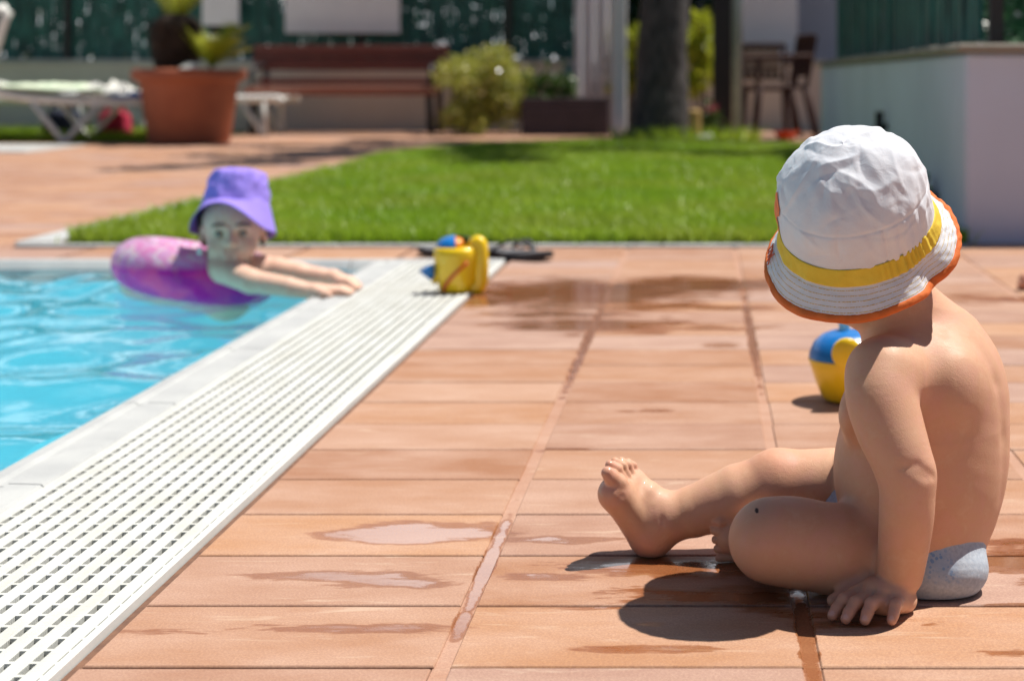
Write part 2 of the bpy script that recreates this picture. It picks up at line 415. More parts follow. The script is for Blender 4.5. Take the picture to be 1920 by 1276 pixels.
for k in range(-29, 16):
    x = -.2318 + TX * k
    for (a, b) in ((-2.2, 4.79), (4.5, 15.4)):
        if x < PX1 + .02 and a < 0: continue
        if a > 0 and LX0 - .1 < x: a2 = 10.3
        else: a2 = a
        if a > 0 and x > LX1 - .01: continue
        m.add([(x-.0085, a2, -.0026), (x+.0085, a2, -.0026), (x+.0085, b, -.0026), (x-.0085, b, -.0026)], [(0, 1, 2, 3)]); nq += 1
tag(link('grout_joints', np.array(m.v), np.array(m.f), MAT['grout'], smooth=False, attr={'tint': ('FACE', np.full(nq, .6)), 'grey': ('FACE', np.full(nq, .1))}), kind='structure')

# pool basin
t = NT('pool_mosaic'); o = t.pos
br = t.n('TexBrick'); t.l(o, br.inputs['Vector']); br.offset = 0; br.inputs['Scale'].default_value = 1
br.inputs['Brick Width'].default_value = .05; br.inputs['Row Height'].default_value = .05; br.inputs['Mortar Size'].default_value = .003
br.inputs['Color1'].default_value = (.26, .74, .86, 1); br.inputs['Color2'].default_value = (.36, .80, .89, 1); br.inputs['Mortar'].default_value = (.40, .80, .88, 1)
t.l(br.outputs[0], t.b.inputs['Base Color']); t.set(Roughness=.35)
m = MB(); zb = -1.15
m.add([(PX0, PY0, zb), (EX1-.03, PY0, zb), (EX1-.03, EY1-.03, zb), (PX0, EY1-.03, zb)], [(0, 1, 2, 3)])
m.add([(EX1-.03, PY0, zb), (EX1-.03, PY0, -.05), (EX1-.03, EY1-.03, -.05), (EX1-.03, EY1-.03, zb)], [(0, 1, 2, 3)])
m.add([(PX0, EY1-.03, zb), (EX1-.03, EY1-.03, zb), (EX1-.03, EY1-.03, -.05), (PX0, EY1-.03, -.05)], [(0, 1, 2, 3)])
m.add([(PX0, PY0, zb), (PX0, EY1, zb), (PX0, EY1, 0), (PX0, PY0, 0)], [(0, 1, 2, 3)])
m.add([(PX0, PY0, zb), (PX0, PY0, 0), (EX1, PY0, 0), (EX1, PY0, zb)], [(0, 1, 2, 3)])
tag(m.build('pool_basin', t.m), kind='structure')
# coping: flat top, then a slope into the water
m = MB()
prof = [(-.562, -.06), (-.562, -.06)]
def coping_run(pts, horizontal):
    pass
def sweep(profile, a, b, axis, seg):
    # profile: (offset towards pool, z); joints every seg metres
    p = a
    while p < b - 1e-6:
        q = min(p + seg, b); v = []
        for yy in (p + .0015, q - .0015):
            for (o_, z_) in profile:
                v.append((o_, yy, z_) if axis == 'y' else (yy, o_, z_))
        n = len(profile); ff = []
        for i in range(n - 1): ff.append((i, i+1, n+i+1, n+i) if axis == 'x' else (i, n+i, n+i+1, i+1))
        ff.append(tuple(range(n)) if axis == 'y' else tuple(range(n-1, -1, -1))); ff.append(tuple(range(2*n-1, n-1, -1)) if axis == 'y' else tuple(range(n, 2*n)))
        m.add(v, ff); p = q
xs = -.842
sweep([(xs, -.10), (xs, -.002), (xs-.004, .002), (xs-.045, .003), (xs-.052, -.001), (xs-.060, -.001), (xs-.066, .003), (xs-.085, .002), (xs-.098, -.005), (EX1-.01, -.03), (EX1-.03, -.12)], PY0, 4.432, 'y', .50)
ys = PY1
sweep([(ys, -.10), (ys, .002), (ys-.004, .005), (ys-.018, .005), (ys-.026, .002), (ys-.032, -.004), (EY1-.005, -.02), (EY1-.03, -.12)], PX0, -.565, 'x', .50)
tag(m.build('pool_coping', MAT['coping']), kind='structure')

# water surface, real waves
def make_water():
    n1, n2 = 330, 480
    xs_ = np.linspace(-6.6, EX1 - .012, n1); u = np.linspace(0, 1, n2); ys_ = .9 + (EY1 - .012 - .9) * u
    X, Y = np.meshgrid(xs_, ys_, indexing='ij'); Z = np.zeros_like(X)
    rg = np.random.default_rng(3)
    for i in range(34):
        lam = .13 * (5.5 ** rg.uniform(0, 1)); th = rg.uniform(0, 2*math.pi); k = 2*math.pi/lam
        A = .0036 * (lam / .5) ** .95
        Z += A * np.sin(k * (X*math.cos(th) + Y*math.sin(th)) + rg.uniform(0, 6.28) + .8*np.sin(2.1*X + 1.7*Y + i))
    for (cx_, cy_) in ((-1.2, 3.85), (-1.45, 3.9)):       # ripples round the bather
        r = np.hypot(X-cx_, Y-cy_); Z += .004 * np.sin(r*48) * np.exp(-r*2.0)
    Z = Z * .8 - .017
    v = np.stack([X, Y, Z], -1).reshape(-1, 3)
    I = np.arange(n1*n2).reshape(n1, n2)
    f = np.stack([I[:-1, :-1], I[1:, :-1], I[1:, 1:], I[:-1, 1:]], -1).reshape(-1, 4)
    return v, f
t = NT('pool_water'); t.t.nodes.remove(t.b)
gl = t.n('BsdfGlossy'); gl.inputs['Roughness'].default_value = .03; gl.inputs['Color'].default_value = (1, 1, 1, 1)
tr = t.n('BsdfTransparent'); tr.inputs['Color'].default_value = (.90, .985, 1.0, 1)
fr = t.n('Fresnel'); fr.inputs['IOR'].default_value = 1.36
p_ = t.pos
bp = t.bump(t.noise(t.vm('MULTIPLY', p_, (1, 1, 1)), 26, 3, .5, .4), .12, .010)
t.l(bp, gl.inputs['Normal']); t.l(bp, fr.inputs['Normal'])
mx = t.n('MixShader'); t.l(fr.outputs[0], mx.inputs[0]); t.l(tr.outputs[0], mx.inputs[1]); t.l(gl.outputs[0], mx.inputs[2])
t.l(mx.outputs[0], t.out.inputs[0])
v, f = make_water()
tag(link('pool_water', v, f, t.m), kind='structure')

# overflow grate beside the pool
t = NT('grate_plastic'); o = t.pos
wv = t.n('TexWave', wave_type='BANDS', bands_direction='Y'); t.l(o, wv.inputs['Vector']); wv.inputs['Scale'].default_value = 78
wv.inputs['Distortion'].default_value = 2.5; wv.inputs['Detail'].default_value = 2
nz = t.noise(t.vm('MULTIPLY', o, (30, 8, 1)), 1, 4)
t.l(t.ramp(nz, [(.3, (.70, .71, .68)), (.7, (.58, .58, .53))]), t.b.inputs['Base Color']); t.set(Roughness=.45)
t.l(t.bump(wv.outputs[1], .55, .0016), t.b.inputs['Normal'])
gx0, gx1 = -.838, -.5765
g = empty('drain_grate', ((gx0+gx1)/2, 2.5, 0), 'white slotted plastic drain grate running along the pool edge', 'grate')
m = MB(); sl_ = [-.8192 + .0224*k for k in range(11)]
edges = [gx0] + sl_ + [gx1 + .0]
bars = []
for i in range(12):
    a = edges[i] + (.0035 if i else 0); b = edges[i+1] - (.0035 if i < 11 else 0)
    if b - a > .002: bars.append((a, b))
for (a, b) in bars:
    mm = MB()
    y = .95
    while y < 4.41:
        y2 = 4.43
        m.box((a, y + .0006, -.011), (b, y2 - .0006, .0015 + RNG.uniform(-.0004, .0004)), .0012); y = y2
m.build('bars', t.m, g)
m = MB(); y = .958
while y < 4.41:
    for i in range(11):
        m.box((edges[i+1]-.0045, y, -.0035), (edges[i+1]+.0045, y+.0055, .0004))
    y += .031
m.build('crosspieces', t.m, g)
m = MB(); m.box((-.5722, .95, -.03), (-.5640, 4.43, .0035), .001)
y = .958
while y < 4.41: m.box((-.5768, y, -.0035), (-.5722, y+.0055, -.0005)); y += .031
m.build('edge_rail', MAT['white_plastic'], g)
m = MB(); m.box((-.8415, .9, -.13), (-.5635, 4.44, -.12)); m.box((-.5632, .9, -.13), (-.561, 4.44, -.012)); m.box((-.8415, 4.43, -.12), (-.5635, 4.437, -.012))
m.build('drain_channel', M('channel', (.12, .14, .12), (.06, .07, .06), 9, .6), g)

# lawn, kerb and grass
LAWN = [(LX0+.07, LY0), (LX1, LY0), (LX1, 11.9), (-.1, 12.5), (-.85, 12.85), (-1.75, 11.7), (-2.1, 10.3), (LX0, LY0+.16)]
m = MB(); n = len(LAWN)
m.add([(x, y, .008) for x, y in LAWN] + [(x, y, -.028) for x, y in LAWN], [tuple(range(n))] + [(i, i+n, (i+1) % n+n, (i+1) % n) for i in range(n)]); tag(m.build('lawn', MAT['lawn']), kind='structure')
m = MB()
def kerb(x0, y0, x1, y1): m.box((x0, y0, -.03), (x1, y1, .006), .003)
y = LY0 - .0
y += .05
while y < 10.3: kerb(LX0-.13, y+.002, LX0-.003, min(y+.5, 10.3)-.002); y += .5
x = LX0 - .09
while x < LX1 - .1: kerb(x+.002, LY0-.045, min(x+.5, LX1)-.002, LY0-.003); x += .5
tag(m.build('lawn_kerb', MAT['coping']), kind='structure')
def blades(n, sampler, hgt, wid, seed=1, lean=.5):
    r = np.random.default_rng(seed); xy = sampler(r, n); n = len(xy)
    h = r.uniform(*hgt, n); a = r.uniform(0, 2*math.pi, n); wd = r.uniform(*wid, n); ln = r.normal(0, lean, (n, 2)) * h[:, None]
    base = np.column_stack([xy, np.full(n, .006)])
    dx = np.column_stack([np.cos(a)*wd, np.sin(a)*wd, np.zeros(n)])
    mid = base + np.column_stack([ln*.4, h*.6]); tip = base + np.column_stack([ln, h])
    v = np.stack([base-dx, base+dx, mid+dx*.7, mid-dx*.7, tip], 1).reshape(-1, 3)
    i = np.arange(n)[:, None]*5
    q = np.concatenate([i+np.array([[0, 1, 2]]), i+np.array([[0, 2, 3]]), i+np.array([[3, 2, 4]])])
    return v, q
def lawn_s(r, n):
    y = LY0 + (12.85-LY0) * r.uniform(0, 1, n)**1.5; x = r.uniform(-2.12, LX1, n); ins = np.zeros(n, bool)
    for i in range(len(LAWN)):
        (xa, ya), (xb, yb) = LAWN[i], LAWN[i-1]; c = (ya > y) != (yb > y)
        ins ^= c & (x < (xb-xa)*(y-ya)/(yb-ya+1e-12)+xa)
    return (np.column_stack([x, y]) + np.where(r.uniform(0, 1, n) < .12, 1, 0)[:, None]*r.normal(0, .018, (n, 2)))[ins]
v, f = blades(120000, lawn_s, (.025, .055), (.0018, .0035))
tag(link('grass', v, f, MAT['grass']), 'short sunlit green grass of the lawn beside the pool deck', 'grass', kind='stuff')
m = MB(); m.box((-9.6, 12.6, -.05), (-4.38, 15.3, .004)); tag(m.build('planting_bed', MAT['lawn']), kind='structure')
v, f = blades(9000, lambda r, n: np.column_stack([r.uniform(-7, -4.4, n), r.uniform(12.6, 14.5, n)]), (.04, .10), (.003, .006), 5)
tag(link('rough_grass', v, f, MAT['grass']), 'rough grass growing under the white sun lounger', 'grass', kind='stuff')
m = MB(); m.box((-9.6, 10.9, -.03), (-4.72, 12.0, .012), .004); tag(m.build('pale_paving', MAT['coping']), kind='structure')

# ------------------------------------------------------------------ foliage
def leaf_cloud(n, pts, size, seed, squash=1.0):
    """n leaves; pts(r, n) -> centres; every leaf is a pointed four-sided blade of its own direction"""
    r = np.random.default_rng(seed); c = pts(r, n)
    d = r.normal(0, 1, (n, 3)); d[:, 2] *= squash; d /= np.linalg.norm(d, axis=1)[:, None]
    e = np.cross(d, r.normal(0, 1, (n, 3))); e /= np.linalg.norm(e, axis=1)[:, None] + 1e-9
    s = r.uniform(*size, n)[:, None]
    v = np.stack([c, c + d*s*.5 + e*s*.28, c + d*s, c + d*s*.5 - e*s*.28], 1).reshape(-1, 3)
    f = np.arange(n*4).reshape(n, 4)
    return v, f
def clumps(r, n, cs, rad):
    cs = np.array(cs); k = r.integers(0, len(cs), n); q = r.normal(0, 1, (n, 3)); q /= np.linalg.norm(q, axis=1)[:, None]
    return cs[k] + q * (rad * r.uniform(.1, 1, n)**.5)[:, None]

# ------------------------------------------------------------------ boundary wall on the right, with screen and hedge
wl = empty('garden_wall', (.82, 4.92, 0), 'low white rendered wall with dark stone capping at right of the lawn', 'wall')
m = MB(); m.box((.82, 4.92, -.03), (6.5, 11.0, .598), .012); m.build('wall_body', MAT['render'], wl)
m = MB()
yy = 4.885
while yy < 11.0: m.box((.79, yy, .599), (1.05, min(yy+.6, 11.03)-.004, .630+RNG.uniform(-.004, .004)), .008); yy += .6
xx = 1.051
while xx < 6.5: m.box((xx, 4.885, .599), (xx+.596, 5.15, .630+RNG.uniform(-.004, .004)), .008); xx += .6
m.build('capping', MAT['cap'], wl)
sf = empty('screen_fence', (.95, 5.1, .642), 'dark green slatted screen fence standing on the white garden wall', 'fence')
m = MB(); y = 5.3
r = random.Random(4)
while y < 10.9:
    m.box((.93+r.uniform(-.01, .01), y, .645), (.945, y+.085, 1.25)); y += .092 + (.05 if r.random() < .2 else 0)
x = 1.1
m.build('screen', MAT['screen'], sf)
m = MB()
for y in (5.2, 6.2, 7.2, 8.2, 9.2, 10.2, 10.95):
    m = MB(); m.box((.95, y, .63), (.995, y+.045, 1.3)); m.build('post', MAT['post_dark'], sf)
v, f = leaf_cloud(30000, lambda r, n: np.column_stack([r.uniform(1.05, 5.5, n), r.uniform(5.3, 10.5, n), r.uniform(.62, 1.7, n)]), (.05, .10), 8)
hg = link('hedge', v, f, MAT['hedge'], smooth=False, origin=(2, 7, .6)); tag(hg, 'dark green hedge planted behind the white garden wall', 'hedge')
m = MB(); m.tube([(.818, 7.0, .30), (.775, 7.0, .30), (.76, 7.0, .27)], .018, 8); m.box((.765, 6.985, .30), (.80, 7.015, .37))
tag(m.build('wall_tap', MAT['iron'], origin=(.82, 7, .3)), 'small dark tap on the shaded side of the white wall', 'tap')
v, f = leaf_cloud(160, lambda r, n: np.column_stack([.76+r.normal(0, .022, n), 5.55+r.normal(0, .05, n), np.abs(r.normal(.05, .05, n))]), (.04, .08), 9)
tag(link('weed_tuft', v, f, MAT['leaf'], smooth=False, origin=(.76, 5.55, 0)), 'dark weed tuft growing at the foot of the white wall', 'plant')

# ------------------------------------------------------------------ back boundary: low wall, green screen, boards, trees behind
bw = empty('back_wall', (-4, 15.4, 0), 'long low pale wall under the green screen at the back', 'wall')
m = MB(); m.box((-9.6, 15.4, -.03), (1.2, 15.62, .66), .01); m.build('wall_body', MAT['back_render'], bw)
m = MB(); m.box((-9.6, 15.37, .661), (1.2, 15.65, .70), .006); m.build('capping', MAT['coping'], bw)
gf = empty('green_fence', (-4, 15.5, .7), 'tall dark green screen fence on the long low back wall', 'fence')
m = MB(); r = random.Random(12); x = -9.6
while x < -.9:
    wd = r.uniform(.05, .11); z = .702
    while z < 2.3:
        hh = r.uniform(.12, .6)
        if r.random() > .05: m.box((x, 15.5 + r.uniform(-.012, .012), z), (x+wd*r.uniform(.82, 1.0), 15.513, z+hh-.006))
        else: hh = r.uniform(.02, .07)
        z += hh
    x += wd
m.build('screen', MAT['screen'], gf)
m = MB(); x = -9.2
pm = MB()
while x < -.9:
    mm = MB(); mm.box((x, 15.44, .70), (x+.05, 15.485, 2.4)); mm.build('post', MAT['post_dark'], gf); x += 1.45
m = MB(); m.box((-4.09, 15.30, .955), (-2.97, 15.33, 1.9), .004)
tag(m.build('notice_board', MAT['white_paint'], origin=(-3.5, 15.3, 1.4)), 'large blank white board fixed to the green screen above the bench', 'board')
m = MB(); m.box((-4.90, 15.30, 1.03), (-4.54, 15.33, 1.9), .004)
tag(m.build('notice_board', MAT['white_paint'], origin=(-4.7, 15.3, 1.4)), 'narrow white board on the green screen behind the palm', 'board')
v, f = leaf_cloud(13000, lambda r, n: np.column_stack([r.uniform(-10, .9, n), r.uniform(16.0, 17.6, n), r.uniform(.0, 2.6, n)]), (.10, .22), 21)
tag(link('tall_hedge', v, f, MAT['hedge'], smooth=False, origin=(-4, 16.6, 0)), 'tall dark green hedge seen through the green screen', 'hedge')

# white house behind, at the right of the trunk
hs = empty('pool_house', (.6, 17, 0), 'white rendered house front behind the tree trunk and chairs', 'house')
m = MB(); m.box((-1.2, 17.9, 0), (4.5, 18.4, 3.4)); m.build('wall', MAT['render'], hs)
m = MB(); m.box((.35, 15.9, 0), (.95, 16.2, 3.2), .01); m.build('column', MAT['white_paint'], hs)
m = MB(); m.box((-1.4, 15.7, 3.25), (4.6, 18.5, 3.42)); m.build('roof', MAT['cap'], hs)
# pleated white shutter and frame
sh = empty('folding_shutter', (-1.05, 15.1, .35), 'white pleated folding shutter standing behind the dark planter', 'shutter')
m = MB(); x = -1.24
pts = []
i = 0
while x < -.845: pts.append((x, 15.0 + (.10 if i % 2 else 0))); x += (.075 if i % 2 else .05); i += 1
v = [(a, b, z) for (a, b) in pts for z in (.06, 2.3)] + [(a, b+.02, z) for (a, b) in pts for z in (.06, 2.3)]; n = len(pts)*2
ff = []
for i in range(len(pts)-1):
    a = 2*i; ff += [(a, a+2, a+3, a+1), (n+a, n+a+1, n+a+3, n+a+2)]
m.add(v, ff); m.build('pleats', MAT['pleat'], sh)
m = MB(); m.box((-.842, 15.0, 0), (-.80, 15.1, 2.4)); m.build('frame', MAT['post_dark'], sh)
m = MB(); m.box((-1.36, 15.18, .34), (-1.245, 15.2, .62)); m.box((-1.36, 15.17, .62), (-1.245, 15.21, .65))
tag(m.build('small_board', MAT['teal_glass'], origin=(-1.3, 15.2, .3)), 'small blue board leaning behind the dark planter', 'board')

# bench
bn = empty('park_bench', (-3.28, 14.6, 0), 'red brown wooden bench with dark iron legs by the low back wall', 'bench')
bx0, bx1 = -4.28, -2.43
for (z0, z1, yb) in ((.71, .825, 14.90), (.59, .705, 14.885)):
    m = MB(); m.box((bx0, yb, z0), (bx1, yb+.035, z1), .008); m.build('backrest_plank', MAT['wood_red'], bn)
m = MB(); m.box((bx0+.05, 14.82, .455), (bx1-.05, 14.85, .515), .006); m.build('backrest_plank', MAT['wood_red'], bn)
for i in range(4):
    m = MB(); m.box((bx0+.03, 14.44+i*.092, .40-.045*(i == 0)), (bx1-.03, 14.44+i*.092+.082, .44-.012*(i == 3)), .008); m.build('seat_plank', MAT['wood_seat'], bn)
for x in (bx0+.08, bx1-.12):
    sg = -1 if x < -3.3 else 1
    m = MB()
    m.prism([(x, 0), (x+.06, 0), (x+.055-sg*.02, .40), (x+.0-sg*.02, .40)], 14.46, 14.50)
    m.prism([(x, 0), (x+.06, 0), (x+.06, .84), (x+.01, .84)], 14.92, 14.96)
    m.box((x, 14.46, .36), (x+.05, 14.94, .398))
    m.tube([(x+.025, 14.48, .38), (x+.025, 14.46, .58), (x+.025, 14.55, .63), (x+.025, 14.93, .64)], .022, 8)
    m.build('leg', MAT['iron'], bn, True)

# potted palm
pt = empty('plant_pot', (-3.99, 12.1, 0), 'big terracotta pot with a wide rim holding a stubby palm', 'pot')
cy_ = 12.45; cx_ = P(355, 272, cy_)[0]
m = MB(); m.lathe([(0, .0), (.30, .0), (.315, .03), (.375, .47), (.385, .49), (.43, .50), (.44, .53), (.44, .575), (.425, .59), (.385, .585), (.37, .52), (0, .52)], 48, (cx_, cy_, 0)); m.build('pot_body', MAT['terracotta_pot'], pt, True)
m = MB(); m.lathe([(.36, .535), (.2, .55), (0, .555)], 32, (cx_, cy_, 0)); m.build('soil', MAT['earth'], pt, True)
m = MB()
v = []
for i in range(9): m.box((cx_+.06+i*.004, cy_-.43+i*.012, .592+.004*i), (cx_+.20-i*.006, cy_-.33+i*.012, .600+.004*i), .003)
tag(m.build('folded_cloth', MAT['towel_white'], origin=(cx_, cy_-.4, .59)), 'small folded white cloth lying on the terracotta pot rim', 'cloth')
def frond(m, base, az, L, lift, droop, n=18, wid=.16):
    base = Vector(base); d = Vector((math.cos(az), math.sin(az), 0)); pts = []
    for i in range(n+1):
        u = i/n; pts.append(base + d*(L*u*math.cos(lift*.95)) + Vector((0, 0, L*(math.sin(lift)*u - droop*u*u))))
    m.tube(pts, [.009*(1-.8*i/n) for i in range(n+1)], 5)
    for i in range(2, n+1):
        t_ = (pts[i]-pts[i-1]).normalized(); s_ = t_.cross(Vector((0, 0, 1))).normalized()
        for sg in (-1, 1):
            for q in (0, .5):
                p0 = pts[i-1].lerp(pts[i], q); L2 = wid*math.sin(math.pi*min(.98, i/n*.9+.08))
                tip = p0 + (s_*sg + t_*.7 + Vector((0, 0, .25))).normalized()*L2
                m.add([p0 - t_*.006, p0 + t_*.008, tip], [(0, 1, 2)])
pl = empty('palm_tree', (cx_-.07, cy_, .55), 'stubby palm with a dark shaggy trunk growing in the terracotta pot', 'palm')
tx = P(330, 70, 12.45)[0]
m = MB(); r = random.Random(3)
prof = [(.155, .50), (.16, .60), (.185, .72), (.20, .82), (.195, .92), (.16, .98), (.10, 1.02), (0, 1.04)]
m.lathe(prof, 26, (tx, cy_, 0))
for i in range(260):
    z = r.uniform(.6, .96); a = r.uniform(0, 6.28); R_ = np.interp(z, [p[1] for p in prof], [p[0] for p in prof])
    p0 = Vector((tx+R_*math.cos(a), cy_+R_*math.sin(a), z)); q = Vector((math.cos(a), math.sin(a), 1.2)).normalized()*r.uniform(.03, .06)
    s_ = Vector((-math.sin(a), math.cos(a), 0))*.018
    m.add([p0-s_, p0+s_, p0+q], [(0, 1, 2)])
m.build('trunk', MAT['palm_bark'], pl)
m = MB()
for i in range(22): frond(m, (tx+r.uniform(-.05, .05), cy_, .97), r.uniform(0, 6.28), r.uniform(.7, 1.1), r.uniform(.7, 1.35), r.uniform(.1, .6))
m.build('crown', MAT['frond'], pl)
yp = empty('young_palm', (cx_+.16, cy_-.1, .55), 'young bright green palm sprouting beside the palm trunk in the pot', 'palm')
m = MB(); b0 = P(395, 125, cy_-.12)
for (az, L, lf, dr) in ((.0, .36, 1.0, .1), (.5, .40, 1.15, .25), (-.4, .34, .75, .15), (3.0, .34, 1.2, .2), (2.3, .3, 1.0, .2), (-1.2, .3, .9, .2), (.2, .30, .5, .1), (.25, .42, .95, .15), (2.7, .36, 1.0, .1), (-.15, .40, 1.2, .2)):
    frond(m, b0 + np.array([0, 0, .0]), az, L*1.2, lf, dr, 14, .24)
m.build('fronds', MAT['limeleaf'], yp)
m = MB(); m.tube([b0 - np.array([0, 0, .06]), b0 + np.array([0, 0, .03])], .014, 6); m.build('stem', MAT['palm_bark'], yp)

# sun loungers: white resin, seen from the side
def lounger(loc, label, rz=0, back=.12):
    root = empty('sun_lounger', (0, 0, 0), label, 'sun lounger', 'white sun loungers at the back of the deck')
    for y in (-.30, .27):
        m = MB(); m.tube(spline([(-1.0, y, .36+back), (-.55, y, .37), (-.2, y, .34), (.3, y, .325), (.8, y, .33), (.96, y, .33), (1.0, y, .30)], 24), .026, 8, flat=1.4)
        m.build('side_rail', MAT['white_plastic'], root, True)
        for (a, b, c) in ((-.42, -.18, .12), (.62, .82, .84)):
            m = MB(); m.tube([(a, y, .33), (b, y, .02), (b+.02, y, .012)], .024, 8); m.tube([(c, y, .32), (b+.03, y, .02), (b, y, .012)], .024, 8)
            m.build('leg', MAT['white_plastic'], root, True)
    m = MB()
    for i in range(24):
        x = -.95 + i*.081; z = .375 + (back*((-.5-x)/.5) if x < -.5 else 0) - (.03 if x > -.3 else 0)
        m.box((x, -.29, z-.012), (x+.066, .26, z+.006), .004)
    m.build('slats', MAT['white_plastic'], root)
    root.location = loc; root.rotation_euler = (0, 0, rz); ORG[root.name] = np.array(loc, float)
    return root
xl = P(115, 268, 12.55)[0]
lounger((xl+.18, 12.85, 0), 'white plastic lounger with towels on it left of the palm pot', .04, .12)
lounger((-4.78, 14.35, 0), 'white plastic lounger poking out behind the terracotta pot', 0.0, .0)
lounger((xl-1.25, 13.9, 0), 'white plastic lounger at the left edge behind the towels', .3, .05)
def cloth(name, x0, x1, y0, y1, z, mat, label, seed, cat='towel', amp=.05):
    n = 26; v = []
    for i in range(n):
        for j in range(n):
            u, w_ = i/(n-1), j/(n-1)
            q = Vector((u*4+seed, w_*3, seed)); e = min(1, 6*min(u, 1-u, w_, 1-w_))
            zz = z(u) + amp*(.35+mnoise.noise(q))*e + amp*.4*mnoise.noise(q*2.6)*e
            v.append((x0+(x1-x0)*u + .02*mnoise.noise(q+Vector((9, 0, 0))), y0+(y1-y0)*w_, zz))
    I = np.arange(n*n).reshape(n, n)
    f = np.stack([I[:-1, :-1], I[1:, :-1], I[1:, 1:], I[:-1, 1:]], -1).reshape(-1, 4)
    v = np.array(v); k = len(v)
    bot = v.copy(); bot[:, 2] -= .012
    v = np.concatenate([v, bot]); rim = np.concatenate([I[0, :], I[1:, -1], I[-1, -2::-1], I[-2:0:-1, 0]])
    rf = np.stack([rim, np.roll(rim, -1), np.roll(rim, -1)+k, rim+k], -1)
    f = np.concatenate([f, f[:, ::-1]+k, rf])
    return tag(link(name, v, f, mat, origin=(x0, y0, z(0))), label, cat)
cloth('towel', -5.75, -4.85, 12.5, 13.15, lambda u: .43 + .06*max(0, .6-u), MAT['towel'], 'pale green and white towel spread along the white lounger', 1.3)
cloth('towel', -5.0, -4.55, 12.5, 13.1, lambda u: .40 - .02*u, MAT['towel_white'], 'white towel bunched at the foot of the lounger by the pot', 4.1, amp=.10)
cloth('shirt', -4.72, -4.40, 12.48, 12.9, lambda u: .375, MAT['blue_cloth'], 'small blue shirt on the lounger foot beside the pot', 7.7, 'clothing', .04)
def bag(cx_, cy_, w_, d_, h_, mat, label, seed):
    root = empty('beach_bag', (cx_, cy_, 0), label, 'bag')
    v = []; n = 20; mm = 12
    for i in range(mm+1):
        u = i/mm
        for k in range(n):
            th = 2*math.pi*k/n; c_, s_ = math.cos(th), math.sin(th)
            rr = (1 - .22*u - .65*max(0, u-.85)/.15*.7) * (.86 + .14*min(1, u*6))
            q = 1 + .13*mnoise.noise(Vector((c_*1.5+seed, s_*1.5, u*3)))
            v.append((cx_ + w_/2*rr*q*abs(c_)**.7*math.copysign(1, c_), cy_ + d_/2*rr*q*abs(s_)**.7*math.copysign(1, s_), .01+h_*u*(1+.05*math.sin(3*th+seed))))
    f = [(i*n+k, i*n+(k+1) % n, (i+1)*n+(k+1) % n, (i+1)*n+k) for i in range(mm) for k in range(n)] + [tuple(range(mm*n, mm*n+n))]
    link('bag_body', np.array(v), f, mat, root)
    m = MB(); m.tube(spline([(cx_-w_*.25, cy_, .01+h_*.9), (cx_-w_*.2, cy_-.02, h_*1.2), (cx_+w_*.2, cy_-.02, h_*1.2), (cx_+w_*.25, cy_, .01+h_*.9)], 14), .012, 6); m.build('handle', mat, root, True)
bag(-5.42, 13.25, .34, .2, .24, MAT['navy'], 'dark navy bag under the white lounger between its legs', 1)
bag(-4.96, 13.2, .30, .2, .24, MAT['crimson'], 'crimson bag under the lounger next to the terracotta pot', 5)
m = MB(); q0 = P(14, 22, 12.0); m.tube([P(-60, 240, 12.2), P(-14, 110, 12.1), P(8, 40, 12.0), P(16, 22, 12.0), P(10, 14, 12.0), P(-40, 30, 12.0)], .035, 8)
tag(m.build('handrail', MAT['white_plastic'], None, True, origin=q0), 'white tubular handrail at the far left edge', 'handrail')

# bush, planter, posts, tree, chairs
bs = empty('flowering_bush', (-2.08, 14.35, 0), 'round yellow green bush with cream flowers right of the bench', 'bush')
r0 = random.Random(5)
cs = [(-2.06+.40*math.cos(a)*q, 14.35+.34*math.sin(a)*q, .38+h_) for (a, q, h_) in [(r0.uniform(0, 6.28), r0.uniform(.1, 1), r0.uniform(-.3, .34)) for _ in range(60)]]
cs = [c for c in cs if ((c[2]-.40)/.36)**2 + ((c[0]+2.06)/.40)**2 < 1.0]
v, f = leaf_cloud(9000, lambda r, n: clumps(r, n, cs, .14), (.03, .06), 31); link('foliage', v, f, MAT['bushleaf'], bs, False)
v, f = leaf_cloud(700, lambda r, n: clumps(r, n, [c for c in cs if c[2] > .3], .17), (.03, .05), 32); link('flowers', v, f, MAT['flower'], bs, False)['kind'] = 'stuff'
m = MB()
for i in range(9): m.tube([(-2.08+r0.uniform(-.05, .05), 14.35, 0), (-2.06+r0.uniform(-.25, .25), 14.35+r0.uniform(-.2, .2), .4)], [.014, .006], 5)
m.build('stems', MAT['bark'], bs)
pb = empty('planter_box', (-1.24, 14.3, 0), 'long dark purple brown planter box left of the white post', 'planter')
m = MB(); 
for i in range(4): m.box((-1.64, 14.1, .005+i*.085), (-.86, 14.13, .005+i*.085+.081), .003); m.box((-1.64, 14.48, .005+i*.085), (-.86, 14.51, .005+i*.085+.081), .003)
m.box((-1.645, 14.131, .0), (-1.615, 14.479, .345)); m.box((-.885, 14.131, 0), (-.855, 14.479, .345)); m.build('boards', MAT['planter'], pb)
m = MB(); m.box((-1.614, 14.131, .25), (-.886, 14.479, .31)); m.build('soil', MAT['earth'], pb)
for i, (x, n_, lb) in enumerate(((-1.54, 150, 'leafy green plant at the left end of the dark planter box'), (-1.38, 110, 'green plant in the middle of the dark planter box'), (-1.24, 90, 'small green plant in front of the white shutter'))):
    v, f = leaf_cloud(n_, lambda r, n: np.column_stack([x+r.normal(0, .04, n), 14.3+r.normal(0, .05, n), .31+np.abs(r.normal(.10, .10, n))]), (.05, .10), 35+i)
    tag(link('planter_plant', v, f, MAT['leaf'], smooth=False, origin=(x, 14.3, .3)), lb, 'plant')
m = MB(); m.box((-.762, 13.15, 0), (-.655, 13.25, 2.6), .006)
